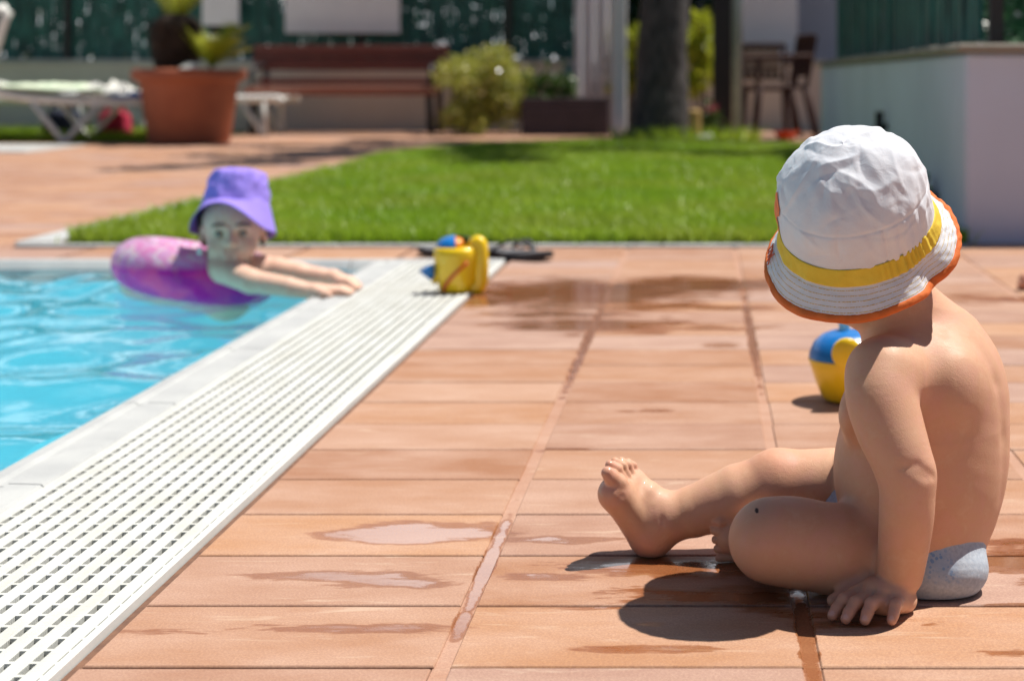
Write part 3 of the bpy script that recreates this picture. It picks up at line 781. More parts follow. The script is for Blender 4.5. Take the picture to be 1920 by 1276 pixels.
tag(m.build('white_post', MAT['white_paint'], origin=(-.71, 13.2, 0)), 'square white post standing left of the tree trunk', 'post')
tr_ = empty('pine_tree', (-.37, 12.95, 0), 'thick dark tree trunk leaning slightly at the back of the lawn', 'tree')
pts = [P(1232, 268, 12.95), P(1236, 240, 12.95), P(1240, 150, 12.95), P(1246, 40, 12.95), P(1252, -80, 12.95)]
pts += [pts[-1] + np.array([.12, .0, 1.2]), pts[-1] + np.array([.3, -.1, 3.0]), pts[-1] + np.array([.4, -.2, 4.5])]
sp = spline(pts, 60); rad = np.interp([p[2] for p in sp], [0, .1, .6, 1.2, 3, 6], [.275, .245, .215, .195, .17, .06])
m = MB(); m.tube(sp, rad, 20)
v = np.array(m.v)
for i in range(len(v)):
    q = Vector(v[i]); n_ = mnoise.noise(Vector((q.x*9, q.y*9, q.z*3)))*.022 + mnoise.noise(q*22)*.012
    c_ = sp[min(i//20, len(sp)-1)]; d_ = Vector((q.x-c_[0], q.y-c_[1], 0)).normalized(); v[i] += np.array(d_*n_)
m.v = [tuple(p) for p in v]; m.build('trunk', MAT['bark'], tr_, True)
limbs = MB(); tip_c = []
top = np.array(pts[-1]); r1 = random.Random(8)
def bough(z, x1, y1, z1, spread):
    s_ = np.array(sp[int(np.argmin([abs(p[2]-z) for p in sp]))]); e = np.array([x1, y1, z1]); mid = (s_+e)/2 + np.array([0, 0, .25])
    q = spline([s_, mid, e], 14); limbs.tube(q, np.linspace(.06, .015, 15), 7)
    for i in range(5, 15):
        for _ in range(2): tip_c.append(np.array(q[i]) + np.array([r1.uniform(-spread, spread), r1.uniform(-spread*.35, spread*.35), r1.uniform(-.12, .12)]))
for (z, x1, y1, z1, s_) in ((3.6, -1.6, 11.35, 4.2, .25), (3.9, .5, 11.25, 4.6, .3), (4.4, -1.2, 9.9, 5.0, .3), (3.6, 2.6, 12.6, 4.4, .3), (4.2, 2.9, 10.3, 5.0, .35), (4.6, -.5, 14.2, 5.4, .5), (5.0, 1.2, 13.8, 5.9, .5), (5.2, -1.6, 13.2, 5.8, .4), (4.9, .9, 10.0, 5.4, .25)):  # unseen boughs and leaf clumps, mostly placed to cast shadow streaks below
    bough(z, x1, y1, z1, s_)
limbs.build('shadow_branches', MAT['bark'], tr_, True)
v, f = leaf_cloud(15000, lambda r, n: clumps(r, n, tip_c, .22), (.07, .15), 41); link('crown', v, f, MAT['leaf'], tr_, False)
v, f = blades(500, lambda r, n: np.column_stack([r.uniform(-.75, .45, n), r.uniform(12.5, 12.85, n)]), (.06, .15), (.004, .008), 15)
tag(link('long_grass', v, f, MAT['grass']), 'longer unmown grass round the foot of the tree trunk', 'grass', kind='stuff')
gb = empty('lime_shrub', (.02, 15.0, 0), 'tall yellow green shrub between the trunk and dark post', 'shrub')
cs = [(-.03+r1.uniform(-.14, .14), 14.8+r1.uniform(-.2, .2), r1.uniform(.35, 1.2)) for _ in range(16)]
v, f = leaf_cloud(1500, lambda r, n: clumps(r, n, cs, .12), (.05, .10), 44); link('foliage', v, f, MAT['limeleaf'], gb, False)
m = MB()
for i in range(4): m.tube([(-.02+r1.uniform(-.06, .06), 14.85, 0), (-.03+r1.uniform(-.12, .12), 14.8, .9)], [.012, .005], 5)
m.build('stems', MAT['bark'], gb)
gb = empty('lime_shrub', (-.72, 15.3, 0), 'yellow green shrub glimpsed between the white post and trunk', 'shrub')
cs = [(-.72+r1.uniform(-.16, .16), 15.3+r1.uniform(-.2, .2), r1.uniform(.3, 1.0)) for _ in range(16)]
v, f = leaf_cloud(1500, lambda r, n: clumps(r, n, cs, .13), (.05, .10), 45); link('foliage', v, f, MAT['limeleaf'], gb, False)
m = MB(); m.tube([(-.72, 15.3, 0), (-.7, 15.3, .8)], [.02, .01], 6); m.build('stems', MAT['bark'], gb)
fl = empty('pink_plant', (.05, 13.6, 0), 'small plant with pink flowers beside the dark post', 'plant')
v, f = leaf_cloud(240, lambda r, n: np.column_stack([.05+r.normal(0, .04, n), 13.6+r.normal(0, .04, n), np.abs(r.normal(.12, .07, n))]), (.04, .07), 46); link('foliage', v, f, MAT['leaf'], fl, False)
v, f = leaf_cloud(50, lambda r, n: np.column_stack([.06+r.normal(0, .03, n), 13.6+r.normal(0, .03, n), r.normal(.24, .03, n)]), (.02, .035), 47); link('flowers', v, f, MAT['pink'], fl, False)['kind'] = 'stuff'
m = MB(); m.tube([(.05, 13.6, 0), (.055, 13.6, .3)], .005, 5); m.build('stems', MAT['leaf'], fl)
m = MB(); m.tube([(-.075, 12.7, -.01), (-.075, 12.7, .25), (-.075, 12.7, .265)], [.052, .05, .035], 14)
tag(m.build('wooden_stake', MAT['stake'], None, False, origin=(-.075, 12.7, 0)), 'short pale wooden stake at the right of the tree trunk', 'stake')
r2 = random.Random(2); m = MB()
bm_v = []; n = 12
for i in range(n+1):
    for k in range(16):
        th = math.pi*i/n; ph = 2*math.pi*k/16; q = Vector((math.sin(th)*math.cos(ph), math.sin(th)*math.sin(ph), math.cos(th)))
        s_ = .065*(1+.2*mnoise.noise(q*1.7)); bm_v.append((.012+q.x*s_*1.2, 12.62+q.y*s_, .03+q.z*s_*.6))
m.add(bm_v, [(i*16+k, (i+1)*16+k, (i+1)*16+(k+1) % 16, i*16+(k+1) % 16) for i in range(n) for k in range(16)])
tag(m.build('white_stone', MAT['coping'], None, True, origin=(.01, 12.62, 0)), 'pale stone lying by the wooden stake', 'stone')
m = MB(); m.box((.078, 13.95, 0), (.268, 14.1, 2.8), .01)
tag(m.build('dark_post', MAT['post_dark'], origin=(.17, 14, 0)), 'thick dark brown post left of the grey pole', 'post')
m = MB(); m.tube([(.275, 12.95, 0), (.275, 12.95, 2.7)], .045, 14); m.lathe([(.045, 0), (.08, 0), (.08, .012), (.046, .016)], 16, (.275, 12.95, 0))
tag(m.build('grey_pole', MAT['grey_metal'], None, True, origin=(.275, 12.95, 0)), 'slim grey metal pole in front of the brown chairs', 'pole')
def chair(loc, rz, label, panel=False):
    root = empty('garden_chair', (0, 0, 0), label, 'chair', 'brown resin garden chairs')
    m = MB(); m.box((-.23, -.22, .405), (.23, .22, .435), .012); m.build('seat', MAT['chair'], root)
    m = MB()
    m.tube([(-.21, .20, .43), (-.22, .27, .82)], .02, 8); m.tube([(.21, .20, .43), (.22, .27, .82)], .02, 8)
    m.box((-.22, .245, .78), (.22, .275, .84), .01); m.box((-.21, .215, .50), (.21, .24, .53), .006)
    for i in range(6): m.add([(-.17+i*.062, .225, .52), (-.14+i*.062, .225, .52), (-.14+i*.062, .265, .80), (-.17+i*.062, .265, .80), (-.17+i*.062, .235, .52), (-.14+i*.062, .235, .52), (-.14+i*.062, .275, .80), (-.17+i*.062, .275, .80)], [(0, 1, 2, 3), (7, 6, 5, 4), (0, 3, 7, 4), (1, 5, 6, 2)])
    m.build('backrest', MAT['chair'], root)
    if panel: m = MB(); m.box((-.16, .236, .55), (.16, .244, .775), .003); m.build('back_panel', MAT['beige'], root)
    for sx in (-1, 1):
        m = MB(); m.tube(spline([(sx*.245, -.21, .43), (sx*.255, -.20, .62), (sx*.255, -.10, .655), (sx*.25, .24, .66)], 14), .02, 8); m.build('armrest', MAT['chair'], root, True)
        for (y0, y1) in ((-.19, -.24), (.19, .28)):
            m = MB(); m.tube([(sx*.21, y0, .41), (sx*.235, y1, 0)], [.034, .026], 8); m.build('leg', MAT['chair'], root, True)
    root.location = loc; root.rotation_euler = (0, 0, rz)
    return root
chair((.60, 13.3, 0), math.radians(-76), 'brown resin armchair turned sideways beside the grey pole').scale = (1.06, 1.06, 1.06)
chair((.55, 14.1, 0), math.radians(6), 'brown resin armchair with a pale back panel behind the sideways one', True)
m = MB(); m.lathe([(0, .012), (.07, .012), (.105, .075), (.112, .08), (.10, .076), (.065, .02), (0, .02)], 26, (.68, 12.98, 0))
tag(m.build('orange_bowl', MAT['red'], None, True, origin=(.68, 12.98, 0)), 'orange bowl on the ground under the sideways brown chair', 'bowl')

# ------------------------------------------------------------------ flip flops
def flipflop(loc, rz, label):
    root = empty('flip_flop', (0, 0, 0), label, 'flip flop', 'pair of black flip flops by the lawn')
    n = 40; out = []
    for i in range(n):
        th = 2*math.pi*i/n; x = .135*math.cos(th); wd = .042 + .012*math.sin((x/.135)*1.3)
        out.append((x, wd*math.sin(th)*(abs(math.sin(th))**-.25 if abs(math.sin(th)) > 1e-3 else 1)))
    def slab(z0, z1, sc):
        def zt(x): return .010*max(0, (x/.135))**2 + .006*max(0, -x/.135)
        v = [(x*sc, y*sc, z0+zt(x)) for x, y in out] + [(x*sc, y*sc, z1+zt(x)) for x, y in out]
        return v, [tuple(range(n-1, -1, -1)), tuple(range(n, 2*n))] + [(i, (i+1) % n, n+(i+1) % n, n+i) for i in range(n)]
    m = MB(); m.add(*slab(.001, .016, 1)); m.build('sole', MAT['rubber'], root)
    m = MB(); m.add(*slab(.0163, .020, .95)); m.build('footbed', MAT['sole'], root)
    for sy in (-1, 1):
        m = MB(); m.tube(spline([(.075, 0, .022), (.055, sy*.012, .045), (.01, sy*.036, .052), (-.035, sy*.046, .03), (-.045, sy*.046, .012)], 18), .009, 8, flat=.5); m.build('strap', MAT['rubber'], root, True)
    root.location = loc; root.rotation_euler = (0, 0, rz)
flipflop((-.70, 4.56, 0), math.radians(172), 'black flip flop half hidden behind the yellow watering can')
flipflop((-.548, 4.52, 0), math.radians(-33), 'black flip flop right of the yellow watering can')

# ------------------------------------------------------------------ toy watering can by the pool, on the grate
wc = empty('watering_can', (-.60, 3.80, 0), 'yellow toy watering can with a blue top standing on the drain grate', 'toy')
c = np.array([-.595, 3.80, .0035])
def loft(rings): # rings: list of (z, rx, ry, dx, pw)
    n = 36; v = []
    for (z, rx, ry, dx, pw) in rings:
        for k in range(n):
            th = 2*math.pi*k/n; c_, s_ = math.cos(th), math.sin(th)
            v.append((c[0]+dx+rx*math.copysign(abs(c_)**pw, c_), c[1]+ry*math.copysign(abs(s_)**pw, s_), c[2]+z))
    m_ = len(rings)
    f = [(i*n+k, i*n+(k+1) % n, (i+1)*n+(k+1) % n, (i+1)*n+k) for i in range(m_-1) for k in range(n)]
    f += [tuple(range(n-1, -1, -1)), tuple(range((m_-1)*n, m_*n))]
    return v, f
m = MB(); m.add(*loft([(0, .038, .036, -.004, .8), (.004, .042, .040, -.004, .8), (.05, .051, .048, -.004, .9), (.088, .056, .050, -.004, .9), (.102, .055, .049, -.004, .9), (.108, .049, .044, -.004, .9)])); m.build('can_body', MAT['yellow'], wc, True)
m = MB(); n = 24; v = []
for i in range(9):
    th = math.pi/2*i/8
    for k in range(n):
        ph = math.pi*(.05 + 1.5*k/(n-1)) ; r_ = math.cos(th)
        v.append((c[0]-.008+.046*r_*math.cos(ph), c[1]+.042*r_*math.sin(ph), c[2]+.1075+.028*math.sin(th)))
m.add(v, [(i*n+k, i*n+k+1, (i+1)*n+k+1, (i+1)*n+k) for i in range(8) for k in range(n-1)]); m.build('hood', MAT['blue'], wc, True)
m = MB(); m.tube([(c[0]-.006, c[1]-.015, c[2]+.114), (c[0]-.006, c[1]-.018, c[2]+.124), (c[0]-.006, c[1]-.02, c[2]+.128)], [.022, .02, .012], 16); m.build('filler_cap', MAT['orange'], wc, True)
m = MB(); m.tube(spline([c+[.034, -.01, .104], c+[.046, -.012, .118], c+[.056, -.014, .110], c+[.058, -.018, .06], c+[.054, -.014, .016], c+[.036, -.01, .010]], 24), .0150, 12, flat=1.2); m.build('handle', MAT['yellow'], wc, True)
m = MB(); m.tube([c+[-.045, -.01, .03], c+[-.062, -.014, .045], c+[-.070, -.016, .052]], [.018, .012, .011], 14); m.build('spout', MAT['yellow'], wc, True)
m = MB(); m.tube([c+[-.058, -.02, .034], c+[-.066, -.022, .046], c+[-.072, -.024, .060], c+[-.073, -.024, .062]], [.008, .014, .021, .012], 18); m.build('spout_rose', MAT['blue'], wc, True)
m = MB(); q = []
for u in np.linspace(0, 1, 14):
    a = math.radians(-128 + 68*u); z = .006 + .068*u**.8; rr = np.interp(z, [0, .05, .1], [.0455, .0525, .058])
    q.append(c + [rr*math.cos(a)*1.03, -abs(rr*.9*math.sin(a))*1.04, z])
m.tube(q, [.0038*(1-.55*u) + .0016 for u in np.linspace(0, 1, 14)], 8); m.build('red_stripe', MAT['red'], wc, True)

# ------------------------------------------------------------------ second toy behind the child
t2 = empty('toy_boat_can', (.23, 2.50, 0), 'yellow and blue toy pot with a round yellow spout behind the child', 'toy')
c = np.array([(1590-CX)*2.53/FPX, 2.53, 0.0])
m = MB(); m.lathe([(0, .002), (.036, .002), (.042, .006), (.052, .03), (.060, .055), (.0645, .068), (.0635, .0695), (.055, .0695)], 48, tuple(c)); m.build('bowl', MAT['yellow'], t2, True)
m = MB(); m.lathe([(.0635, .070), (.0625, .078), (.055, .094), (.042, .106), (.026, .112), (0, .114)], 48, tuple(c)); m.build('dome', MAT['blue'], t2, True)
m = MB(); d0 = c + [-.008, -.066, .088]
Mr = Matrix.Rotation(math.radians(90), 3, 'X')
m.lathe([(.010, -.05), (.014, -.03), (.023, .0), (.0243, .002), (.0243, .006), (.0225, .008), (0, .0085)], 36, tuple(d0), Mr); m.build('spout_disc', MAT['yellow'], t2, True)
m = MB(); m.lathe([(.009, .108), (.009, .124), (.0095, .126), (.0088, .130), (0, .131)], 20, tuple(c + [-.006, 0, 0])); m.build('knob', MAT['cyan'], t2, True)
m = MB(); m.tube(spline([c+[.02, 0, .108], c+[.03, 0, .122], c+[.05, 0, .112], c+[.062, 0, .085]], 14), .005, 8); m.build('handle', MAT['white_plastic'], t2, True)

# ------------------------------------------------------------------ bodies: one continuous surface grown from a distance field
class Field:
    def __init__(s, lo, hi, h):
        s.lo = np.array(lo, float); s.h = h
        s.n = np.ceil((np.array(hi) - s.lo) / h).astype(int) + 1
        s.ax = [(s.lo[i] + h*np.arange(s.n[i])).astype(np.float32) for i in range(3)]
        s.f = np.full(s.n, 1.0, np.float32)
    def sub(s, lo, hi, pad):
        a = [max(0, int((lo[i]-pad-s.lo[i])/s.h)) for i in range(3)]; b = [min(s.n[i], int((hi[i]+pad-s.lo[i])/s.h)+2) for i in range(3)]
        sl = tuple(slice(a[i], max(a[i], b[i])) for i in range(3))
        return sl, np.meshgrid(*[s.ax[i][sl[i]] for i in range(3)], indexing='ij', sparse=True)
    def merge(s, sl, d, k):
        f = s.f[sl]
        if k > 0:
            hh = np.maximum(k - np.abs(f - d), 0) / k
            s.f[sl] = np.minimum(f, d) - hh*hh*hh*k*.2
        else: s.f[sl] = np.minimum(f, d)
    def cut(s, sl, d, k):
        f = s.f[sl]; g = -d; hh = np.maximum(k - np.abs(f - g), 0) / max(k, 1e-6)
        s.f[sl] = np.maximum(f, g) + hh*hh*k*.25
    @staticmethod
    def cap_d(g, a, b, ra, rb):
        X, Y, Z = g; ba = b - a; L = float(ba @ ba) + 1e-12
        px, py, pz = X-a[0], Y-a[1], Z-a[2]
        t = np.clip((px*ba[0] + py*ba[1] + pz*ba[2]) / L, 0, 1)
        return np.sqrt((px-t*ba[0])**2 + (py-t*ba[1])**2 + (pz-t*ba[2])**2) - (ra + (rb-ra)*t)
    @staticmethod
    def ell_d(g, c, ax, r):
        X, Y, Z = g; p = [X-c[0], Y-c[1], Z-c[2]]; k0 = 0; k1 = 0
        for i in range(3):
            q = p[0]*ax[i][0] + p[1]*ax[i][1] + p[2]*ax[i][2]
            k0 = k0 + (q/r[i])**2; k1 = k1 + (q/r[i]**2)**2
        k0 = np.sqrt(k0); k1 = np.sqrt(k1) + 1e-9
        return k0*(k0-1)/k1
    def cap(s, a, b, ra, rb=None, k=.01, cut=False):
        a = np.array(a, float); b = np.array(b, float); rb = ra if rb is None else rb; R = max(ra, rb)
        sl, g = s.sub(np.minimum(a, b)-R, np.maximum(a, b)+R, .035)
        (s.cut if cut else s.merge)(sl, s.cap_d(g, a, b, ra, rb), k)
    def chain(s, pts, rs, k=.01, ki=.002):
        pts = [np.array(p, float) for p in pts]; R = max(rs)
        sl, g = s.sub(np.min(pts, 0)-R, np.max(pts, 0)+R, .035); d = None
        for i in range(len(pts)-1):
            e = s.cap_d(g, pts[i], pts[i+1], rs[i], rs[i+1])
            if d is None: d = e
            else:
                hh = np.maximum(ki - np.abs(d - e), 0) / ki; d = np.minimum(d, e) - hh*hh*ki*.25
        s.merge(sl, d, k)
    def ell(s, c, r, ax=np.eye(3), k=.01, cut=False):
        c = np.array(c, float); R = max(r)
        sl, g = s.sub(c-R, c+R, .035); (s.cut if cut else s.merge)(sl, s.ell_d(g, c, ax, r), k)
    def groove(s, pts, r, depth, k=.003):                # a skin fold: shallow dent along a line
        for i in range(len(pts)-1):
            a = np.array(pts[i], float); b = np.array(pts[i+1], float)
            sl, g = s.sub(np.minimum(a, b)-r, np.maximum(a, b)+r, .004)
            d = s.cap_d(g, a, b, 0, 0); f = s.f[sl]
            s.f[sl] = f + depth*np.exp(-(d/r)**2)
    def copy(s):
        o = Field.__new__(Field); o.lo, o.h, o.n, o.ax = s.lo, s.h, s.n, s.ax; o.f = np.full(s.n, 1.0, np.float32); return o
    def join(s, o, k):
        m = o.f < .06; i = np.argwhere(m.any((1, 2))).ravel(); j = np.argwhere(m.any((0, 2))).ravel(); l = np.argwhere(m.any((0, 1))).ravel()
        sl = (slice(i[0], i[-1]+1), slice(j[0], j[-1]+1), slice(l[0], l[-1]+1))
        kk = k(s.ax[0][sl[0]][:, None, None], s.ax[1][sl[1]][None, :, None], s.ax[2][sl[2]][None, None, :])
        a_, b_ = s.f[sl], o.f[sl]; hh = np.maximum(kk - np.abs(a_-b_), 0)/kk
        s.f[sl] = np.minimum(a_, b_) - hh*hh*hh*kk*.2
    def mesh(s, smooth=2):
        f = s.f; n = f.shape; I_ = f < 0
        c = np.zeros([x-1 for x in n], np.int8)
        cor = [(i, j, k) for i in (0, 1) for j in (0, 1) for k in (0, 1)]
        for (i, j, k) in cor: c += I_[i:n[0]-1+i, j:n[1]-1+j, k:n[2]-1+k]
        act = (c > 0) & (c < 8); idx = np.full(c.shape, -1, np.int64); I = np.argwhere(act); idx[act] = np.arange(len(I))
        acc = np.zeros((len(I), 3)); cnt = np.zeros(len(I))
        for a in cor:
            for ax in range(3):
                if a[ax] == 1: continue
                b = list(a); b[ax] = 1
                fa = f[I[:, 0]+a[0], I[:, 1]+a[1], I[:, 2]+a[2]].astype(float); fb = f[I[:, 0]+b[0], I[:, 1]+b[1], I[:, 2]+b[2]].astype(float)
                x = (fa < 0) != (fb < 0); t = fa[x]/(fa[x]-fb[x])
                p = np.tile(np.array(a, float), (x.sum(), 1)); p[:, ax] = t
                acc[x] += p; cnt[x] += 1
        V = s.lo + (I + acc/cnt[:, None]) * s.h
        Q = []
        for ax in range(3):
            u, w_ = (ax+1) % 3, (ax+2) % 3
            m0 = [slice(None)]*3; m1 = [slice(None)]*3
            m0[ax] = slice(0, -1); m1[ax] = slice(1, None)
            for q in (m0, m1): q[u] = slice(1, -1); q[w_] = slice(1, -1)
            s0 = I_[tuple(m0)]; s1 = I_[tuple(m1)]; e = np.argwhere(s0 != s1); ins = s0[s0 != s1]
            e[:, u] += 1; e[:, w_] += 1
            def cell(du, dw):
                q = e.copy(); q[:, u] -= du; q[:, w_] -= dw; return idx[q[:, 0], q[:, 1], q[:, 2]]
            q = np.stack([cell(1, 1), cell(0, 1), cell(0, 0), cell(1, 0)], 1)
            q[~ins] = q[~ins][:, ::-1]; Q.append(q)
        Q = np.concatenate(Q); Q = Q[(Q >= 0).all(1)]
        E = np.concatenate([Q[:, [0, 1]], Q[:, [1, 2]], Q[:, [2, 3]], Q[:, [3, 0]]])
        deg = np.bincount(E.ravel(), minlength=len(V)).astype(float)[:, None]
        for it in range(smooth):
            for lam in (.5, -.45):
                a = np.zeros_like(V)
                for i in range(3):
                    a[:, i] = np.bincount(E[:, 0], V[E[:, 1], i], len(V)) + np.bincount(E[:, 1], V[E[:, 0], i], len(V))
                V = V + lam*(a/deg - V)
        return V, Q
def frame(f, up=(0, 0, 1)):
    f = np.array(f, float); f /= np.linalg.norm(f); l = np.cross(up, f); l /= np.linalg.norm(l); u = np.cross(f, l)
    return np.array([f, l, u])                           # forward, left, up
def near(V, pts, r):
    o = np.zeros(len(V))
    for p in pts:
        rr = r if len(p) == 3 else p[3]
        o = np.maximum(o, np.exp(-((V - np.array(p[:3]))**2).sum(1)/rr**2))
    return o
def head_sdf(F, c, fr, s=1.0, k=.02, mouth=True):
    """skull, cheeks, nose, lips, ears, eye sockets; c = middle of the skull, fr = forward/left/up"""
    f, l, u = fr; q = lambda a, b, d: np.array(c) + s*(a*f + b*l + d*u)
    F.ell(q(-.008, 0, .012), (.082*s, .068*s, .070*s), fr, k)
    F.ell(q(.020, 0, -.035), (.056*s, .053*s, .050*s), fr, .03*s)
    F.cap(q(.062, 0, -.068), q(.058, 0, -.072), .012*s, k=.02*s)
    for sd in (1, -1):
        F.ell(q(.050, sd*.030, -.042), (.022*s, .022*s, .022*s), fr, .016*s)
        F.ell(q(.076, sd*.026, -.006), (.012*s, .015*s, .010*s), fr, .010*s, cut=True)
        F.cap(q(.074, sd*.012, .008), q(.067, sd*.040, .007), .005*s, k=.010*s)
        F.ell(q(-.004, sd*.069, -.018), (.014*s, .006*s, .021*s), fr, .006*s)
        F.ell(q(.002, sd*.075, -.016), (.007*s, .004*s, .012*s), fr, .004*s, cut=True)
    F.chain([q(.076, 0, -.004), q(.087, 0, -.024)], [.006*s, .0085*s], .010*s)
    for sd in (1, -1): F.ell(q(.081, sd*.009, -.026), (.007*s, .006*s, .006*s), fr, .005*s)
    if mouth:
        F.cap(q(.076, -.014, -.046), q(.076, .014, -.046), .0055*s, k=.006*s)
        F.cap(q(.074, -.011, -.054), q(.074, .011, -.054), .006*s, k=.006*s)
        F.groove([q(.080, -.019, -.050), q(.082, 0, -.0495), q(.080, .019, -.050)], .0025*s, .003*s)
    return q
def eyes(q, fr, s, parent):
    for sd in (1, -1):
        m = MB(); n = 12; v = []; cc = q(.066, sd*.026, -.006); r = .0105*s
        for i in range(n+1):
            for k in range(16):
                th = math.pi*i/n; ph = 2*math.pi*k/16
                v.append(cc + r*(math.sin(th)*math.cos(ph)*fr[1] + math.sin(th)*math.sin(ph)*fr[2] + math.cos(th)*fr[0]))
        m.add(v, [(i*16+k, (i+1)*16+k, (i+1)*16+(k+1) % 16, i*16+(k+1) % 16) for i in range(n) for k in range(16)])
        m.build('eye', MAT['eye'], parent, True)

# ================================================================== the toddler
def toddler():
    F = Field((-.135, 1.40, -.006), (.345, 1.83, .455), .0016)
    FW = frame((-.90, .43, 0)); f_, l_, u_ = FW
    up_t = np.array([-.05, .02, 1.0])
    T = lambda px, py, d: P(px, py, d)
    pel = T(1722, 1022, 1.64); bel = T(1716, 872, 1.645); che = T(1728, 745, 1.642); upc = T(1722, 668, 1.645)
    # torso
    F.ell(pel, (.064, .082, .066), FW, .02)
    F.ell(bel, (.082, .084, .082), FW, .05)
    F.ell(T(1726, 905, 1.64), (.078, .083, .083), FW, .04)
    F.ell(che, (.072, .086, .078), FW, .05)
    F.ell(T(1760, 700, 1.645), (.058, .080, .062), FW, .04)
    F.ell(T(1800, 800, 1.635), (.044, .066, .085), frame((-.90, .43, 0)), .04)         # rounded back
    LS = T(1652, 708, 1.568); RS = upc - l_*.082 + np.array([.006, 0, .0])
    F.chain([LS + l_*-.012, upc + np.array([.004, 0, -.012]), RS], [.034, .045, .034], .035)
    F.ell(T(1792, 730, 1.585), (.022, .026, .034), FW, .03)                            # shoulder blade
    F.ell(T(1607, 775, 1.60), (.016, .030, .024), FW, .03)                             # breast
    # neck and trapezius
    hc = T(1600, 455, 1.635)
    F.chain([T(1715, 655, 1.645), T(1672, 585, 1.64), T(1640, 520, 1.637)], [.043, .036, .036], .03)
    F.cap(T(1768, 628, 1.65), T(1700, 560, 1.64), .030, .028, .03)
    # spine furrow
    F.groove([T(1832, 640, 1.60), T(1862, 720, 1.60), T(1884, 820, 1.60), T(1884, 930, 1.60)], .010, .0012)
    # head: looks away towards the pool
    HF = frame((-.50, .86, -.12)); q = head_sdf(F, hc, HF, .98, .02)
    # left arm
    G = F; F = G.copy()
    W = T(1688, 1074, 1.534)
    ap = [T(1657, 702, 1.560), T(1653, 745, 1.545), T(1668, 800, 1.533), T(1688, 855, 1.522), T(1700, 905, 1.516), T(1700, 960, 1.518), T(1695, 1015, 1.525), W]
    ar = [.036, .0352, .0335, .0302, .0272, .0266, .0250, .0226]
    aq = spline([np.append(p, r_) for p, r_ in zip(ap, ar)], 30)
    F.chain([p[:3] for p in aq], [p[3] for p in aq], .014, .001)
    F.ell(T(1726, 888, 1.512), (.0085, .0095, .011), k=.024)                              # point of the elbow
    F.groove([T(1690, 876, 1.488), T(1722, 872, 1.490), T(1748, 893, 1.50)], .0045, .0016)
    F.groove([T(1712, 884, 1.486), T(1738, 896, 1.493)], .004, .0014)
    A_ = F; F = A_.copy()
    # left hand, palm down, fingers towards the camera
    X3 = lambda px, d, z: np.array([(px-CX)*d/FPX, d, z])
    mcp = [X3(1606, 1.528, .0175), X3(1631, 1.519, .0185), X3(1655, 1.513, .0175), X3(1684, 1.511, .0155)]
    tips = [X3(1561, 1.502, .0058), X3(1586, 1.492, .0060), X3(1622, 1.4885, .0060), X3(1672, 1.4885, .0058)]
    pips = [X3(1582, 1.514, .0165), X3(1604, 1.5045, .0170), X3(1634, 1.4985, .0180), X3(1679, 1.4985, .0165)]
    dips = [X3(1568, 1.5065, .0100), X3(1592, 1.4965, .0105), X3(1626, 1.4920, .0110), X3(1675, 1.4925, .0100)]
    wr = X3(1675, 1.531, .021)
    for k_, p in enumerate(mcp): F.chain([wr + (p-wr)*.05, wr + (p-wr)*.55 + np.array([0, 0, .001]), p], [.0165, .0125, .0085], .008)
    F.ell(X3(1662, 1.528, .012), (.026, .024, .013), np.array([[.8, .6, 0], [-.6, .8, 0], [0, 0, 1]]), .010)
    F.ell(X3(1696, 1.530, .011), (.012, .016, .011), k=.008)                            # heel of the hand
    for i in range(4):
        F.chain([mcp[i], pips[i], dips[i], tips[i]], [.0074, .0064, .0057, .0053] if i < 3 else [.0072, .0062, .0055, .0051], .0025)
    F.chain([X3(1640, 1.548, .016), X3(1592, 1.546, .013), X3(1562, 1.538, .008)], [.012, .0082, .0062], .007)
    for i in range(3): F.groove([(mcp[i]+mcp[i+1])/2*.55 + (pips[i]+pips[i+1])/2*.45 + np.array([0, 0, .006]), (mcp[i]+mcp[i+1])/2 + np.array([0, .002, .008])], .003, .002)
    A_.join(F, lambda x, y, z: .0035 + 0*x); F = A_
    G.join(F, lambda x, y, z: np.clip((z-.165)/.05, 0, 1)*.028+.0012 + 0*x); F = G.copy()
    # right arm: straight down behind the body, hand on the tiles
    E2 = np.array([RS[0]+.026, RS[1]+.03, .125]); W2 = np.array([E2[0]+.002, E2[1]+.010, .030])
    F.chain([RS, E2, W2], [.038, .029, .0215], .02)
    for i in range(4):
        b = W2 + np.array([-.030, -.012+.011*i, -.018]); F.chain([W2, b, b + np.array([-.018, .002*(i-1.5), -.004]), b+np.array([-.030, .003*(i-1.5), -.0065])], [.017, .0085, .0065, .0054], .006)
    F.chain([W2, W2+np.array([-.012, -.026, -.018]), W2+np.array([-.026, -.034, -.023])], [.014, .008, .006], .006)
    G.join(F, lambda x, y, z: np.clip((z-.165)/.05, 0, 1)*.028+.0012 + 0*x); F = G.copy()
    # left leg, folded in
    LH = T(1722, 1028, 1.615); LK = T(1442, 1011, 1.572)
    F.chain([LH, T(1560, 1028, 1.584), LK], [.052, .0445, .0405], .022)
    F.ell(T(1480, 1013, 1.585), (.05, .036, .040), k=.02)
    LA = np.array([.052, 1.69, .030])
    F.chain([T(1440, 1022, 1.60), np.array([.062, 1.655, .036]), LA], [.036, .031, .022], .015)
    F.chain([LA + np.array([.012, .006, -.004]), np.array([.036, 1.690, .024]), np.array([.030, 1.688, .026])], [.022, .019, .018], .012)
    for i in range(5):
        z = .0055 + .0098*i; F.chain([np.array([.036, 1.687, .006+.0092*i]), np.array([.017+.0012*abs(i-3), 1.685-.001*i, z]), np.array([.0105+.002*abs(i-3), 1.684, z-.0005])], [.0075, .0050, .0047], .001)
    G.join(F, lambda x, y, z: np.clip((x-.10)/.06, 0, 1)*.02+.0012 + 0*z); F = G.copy()
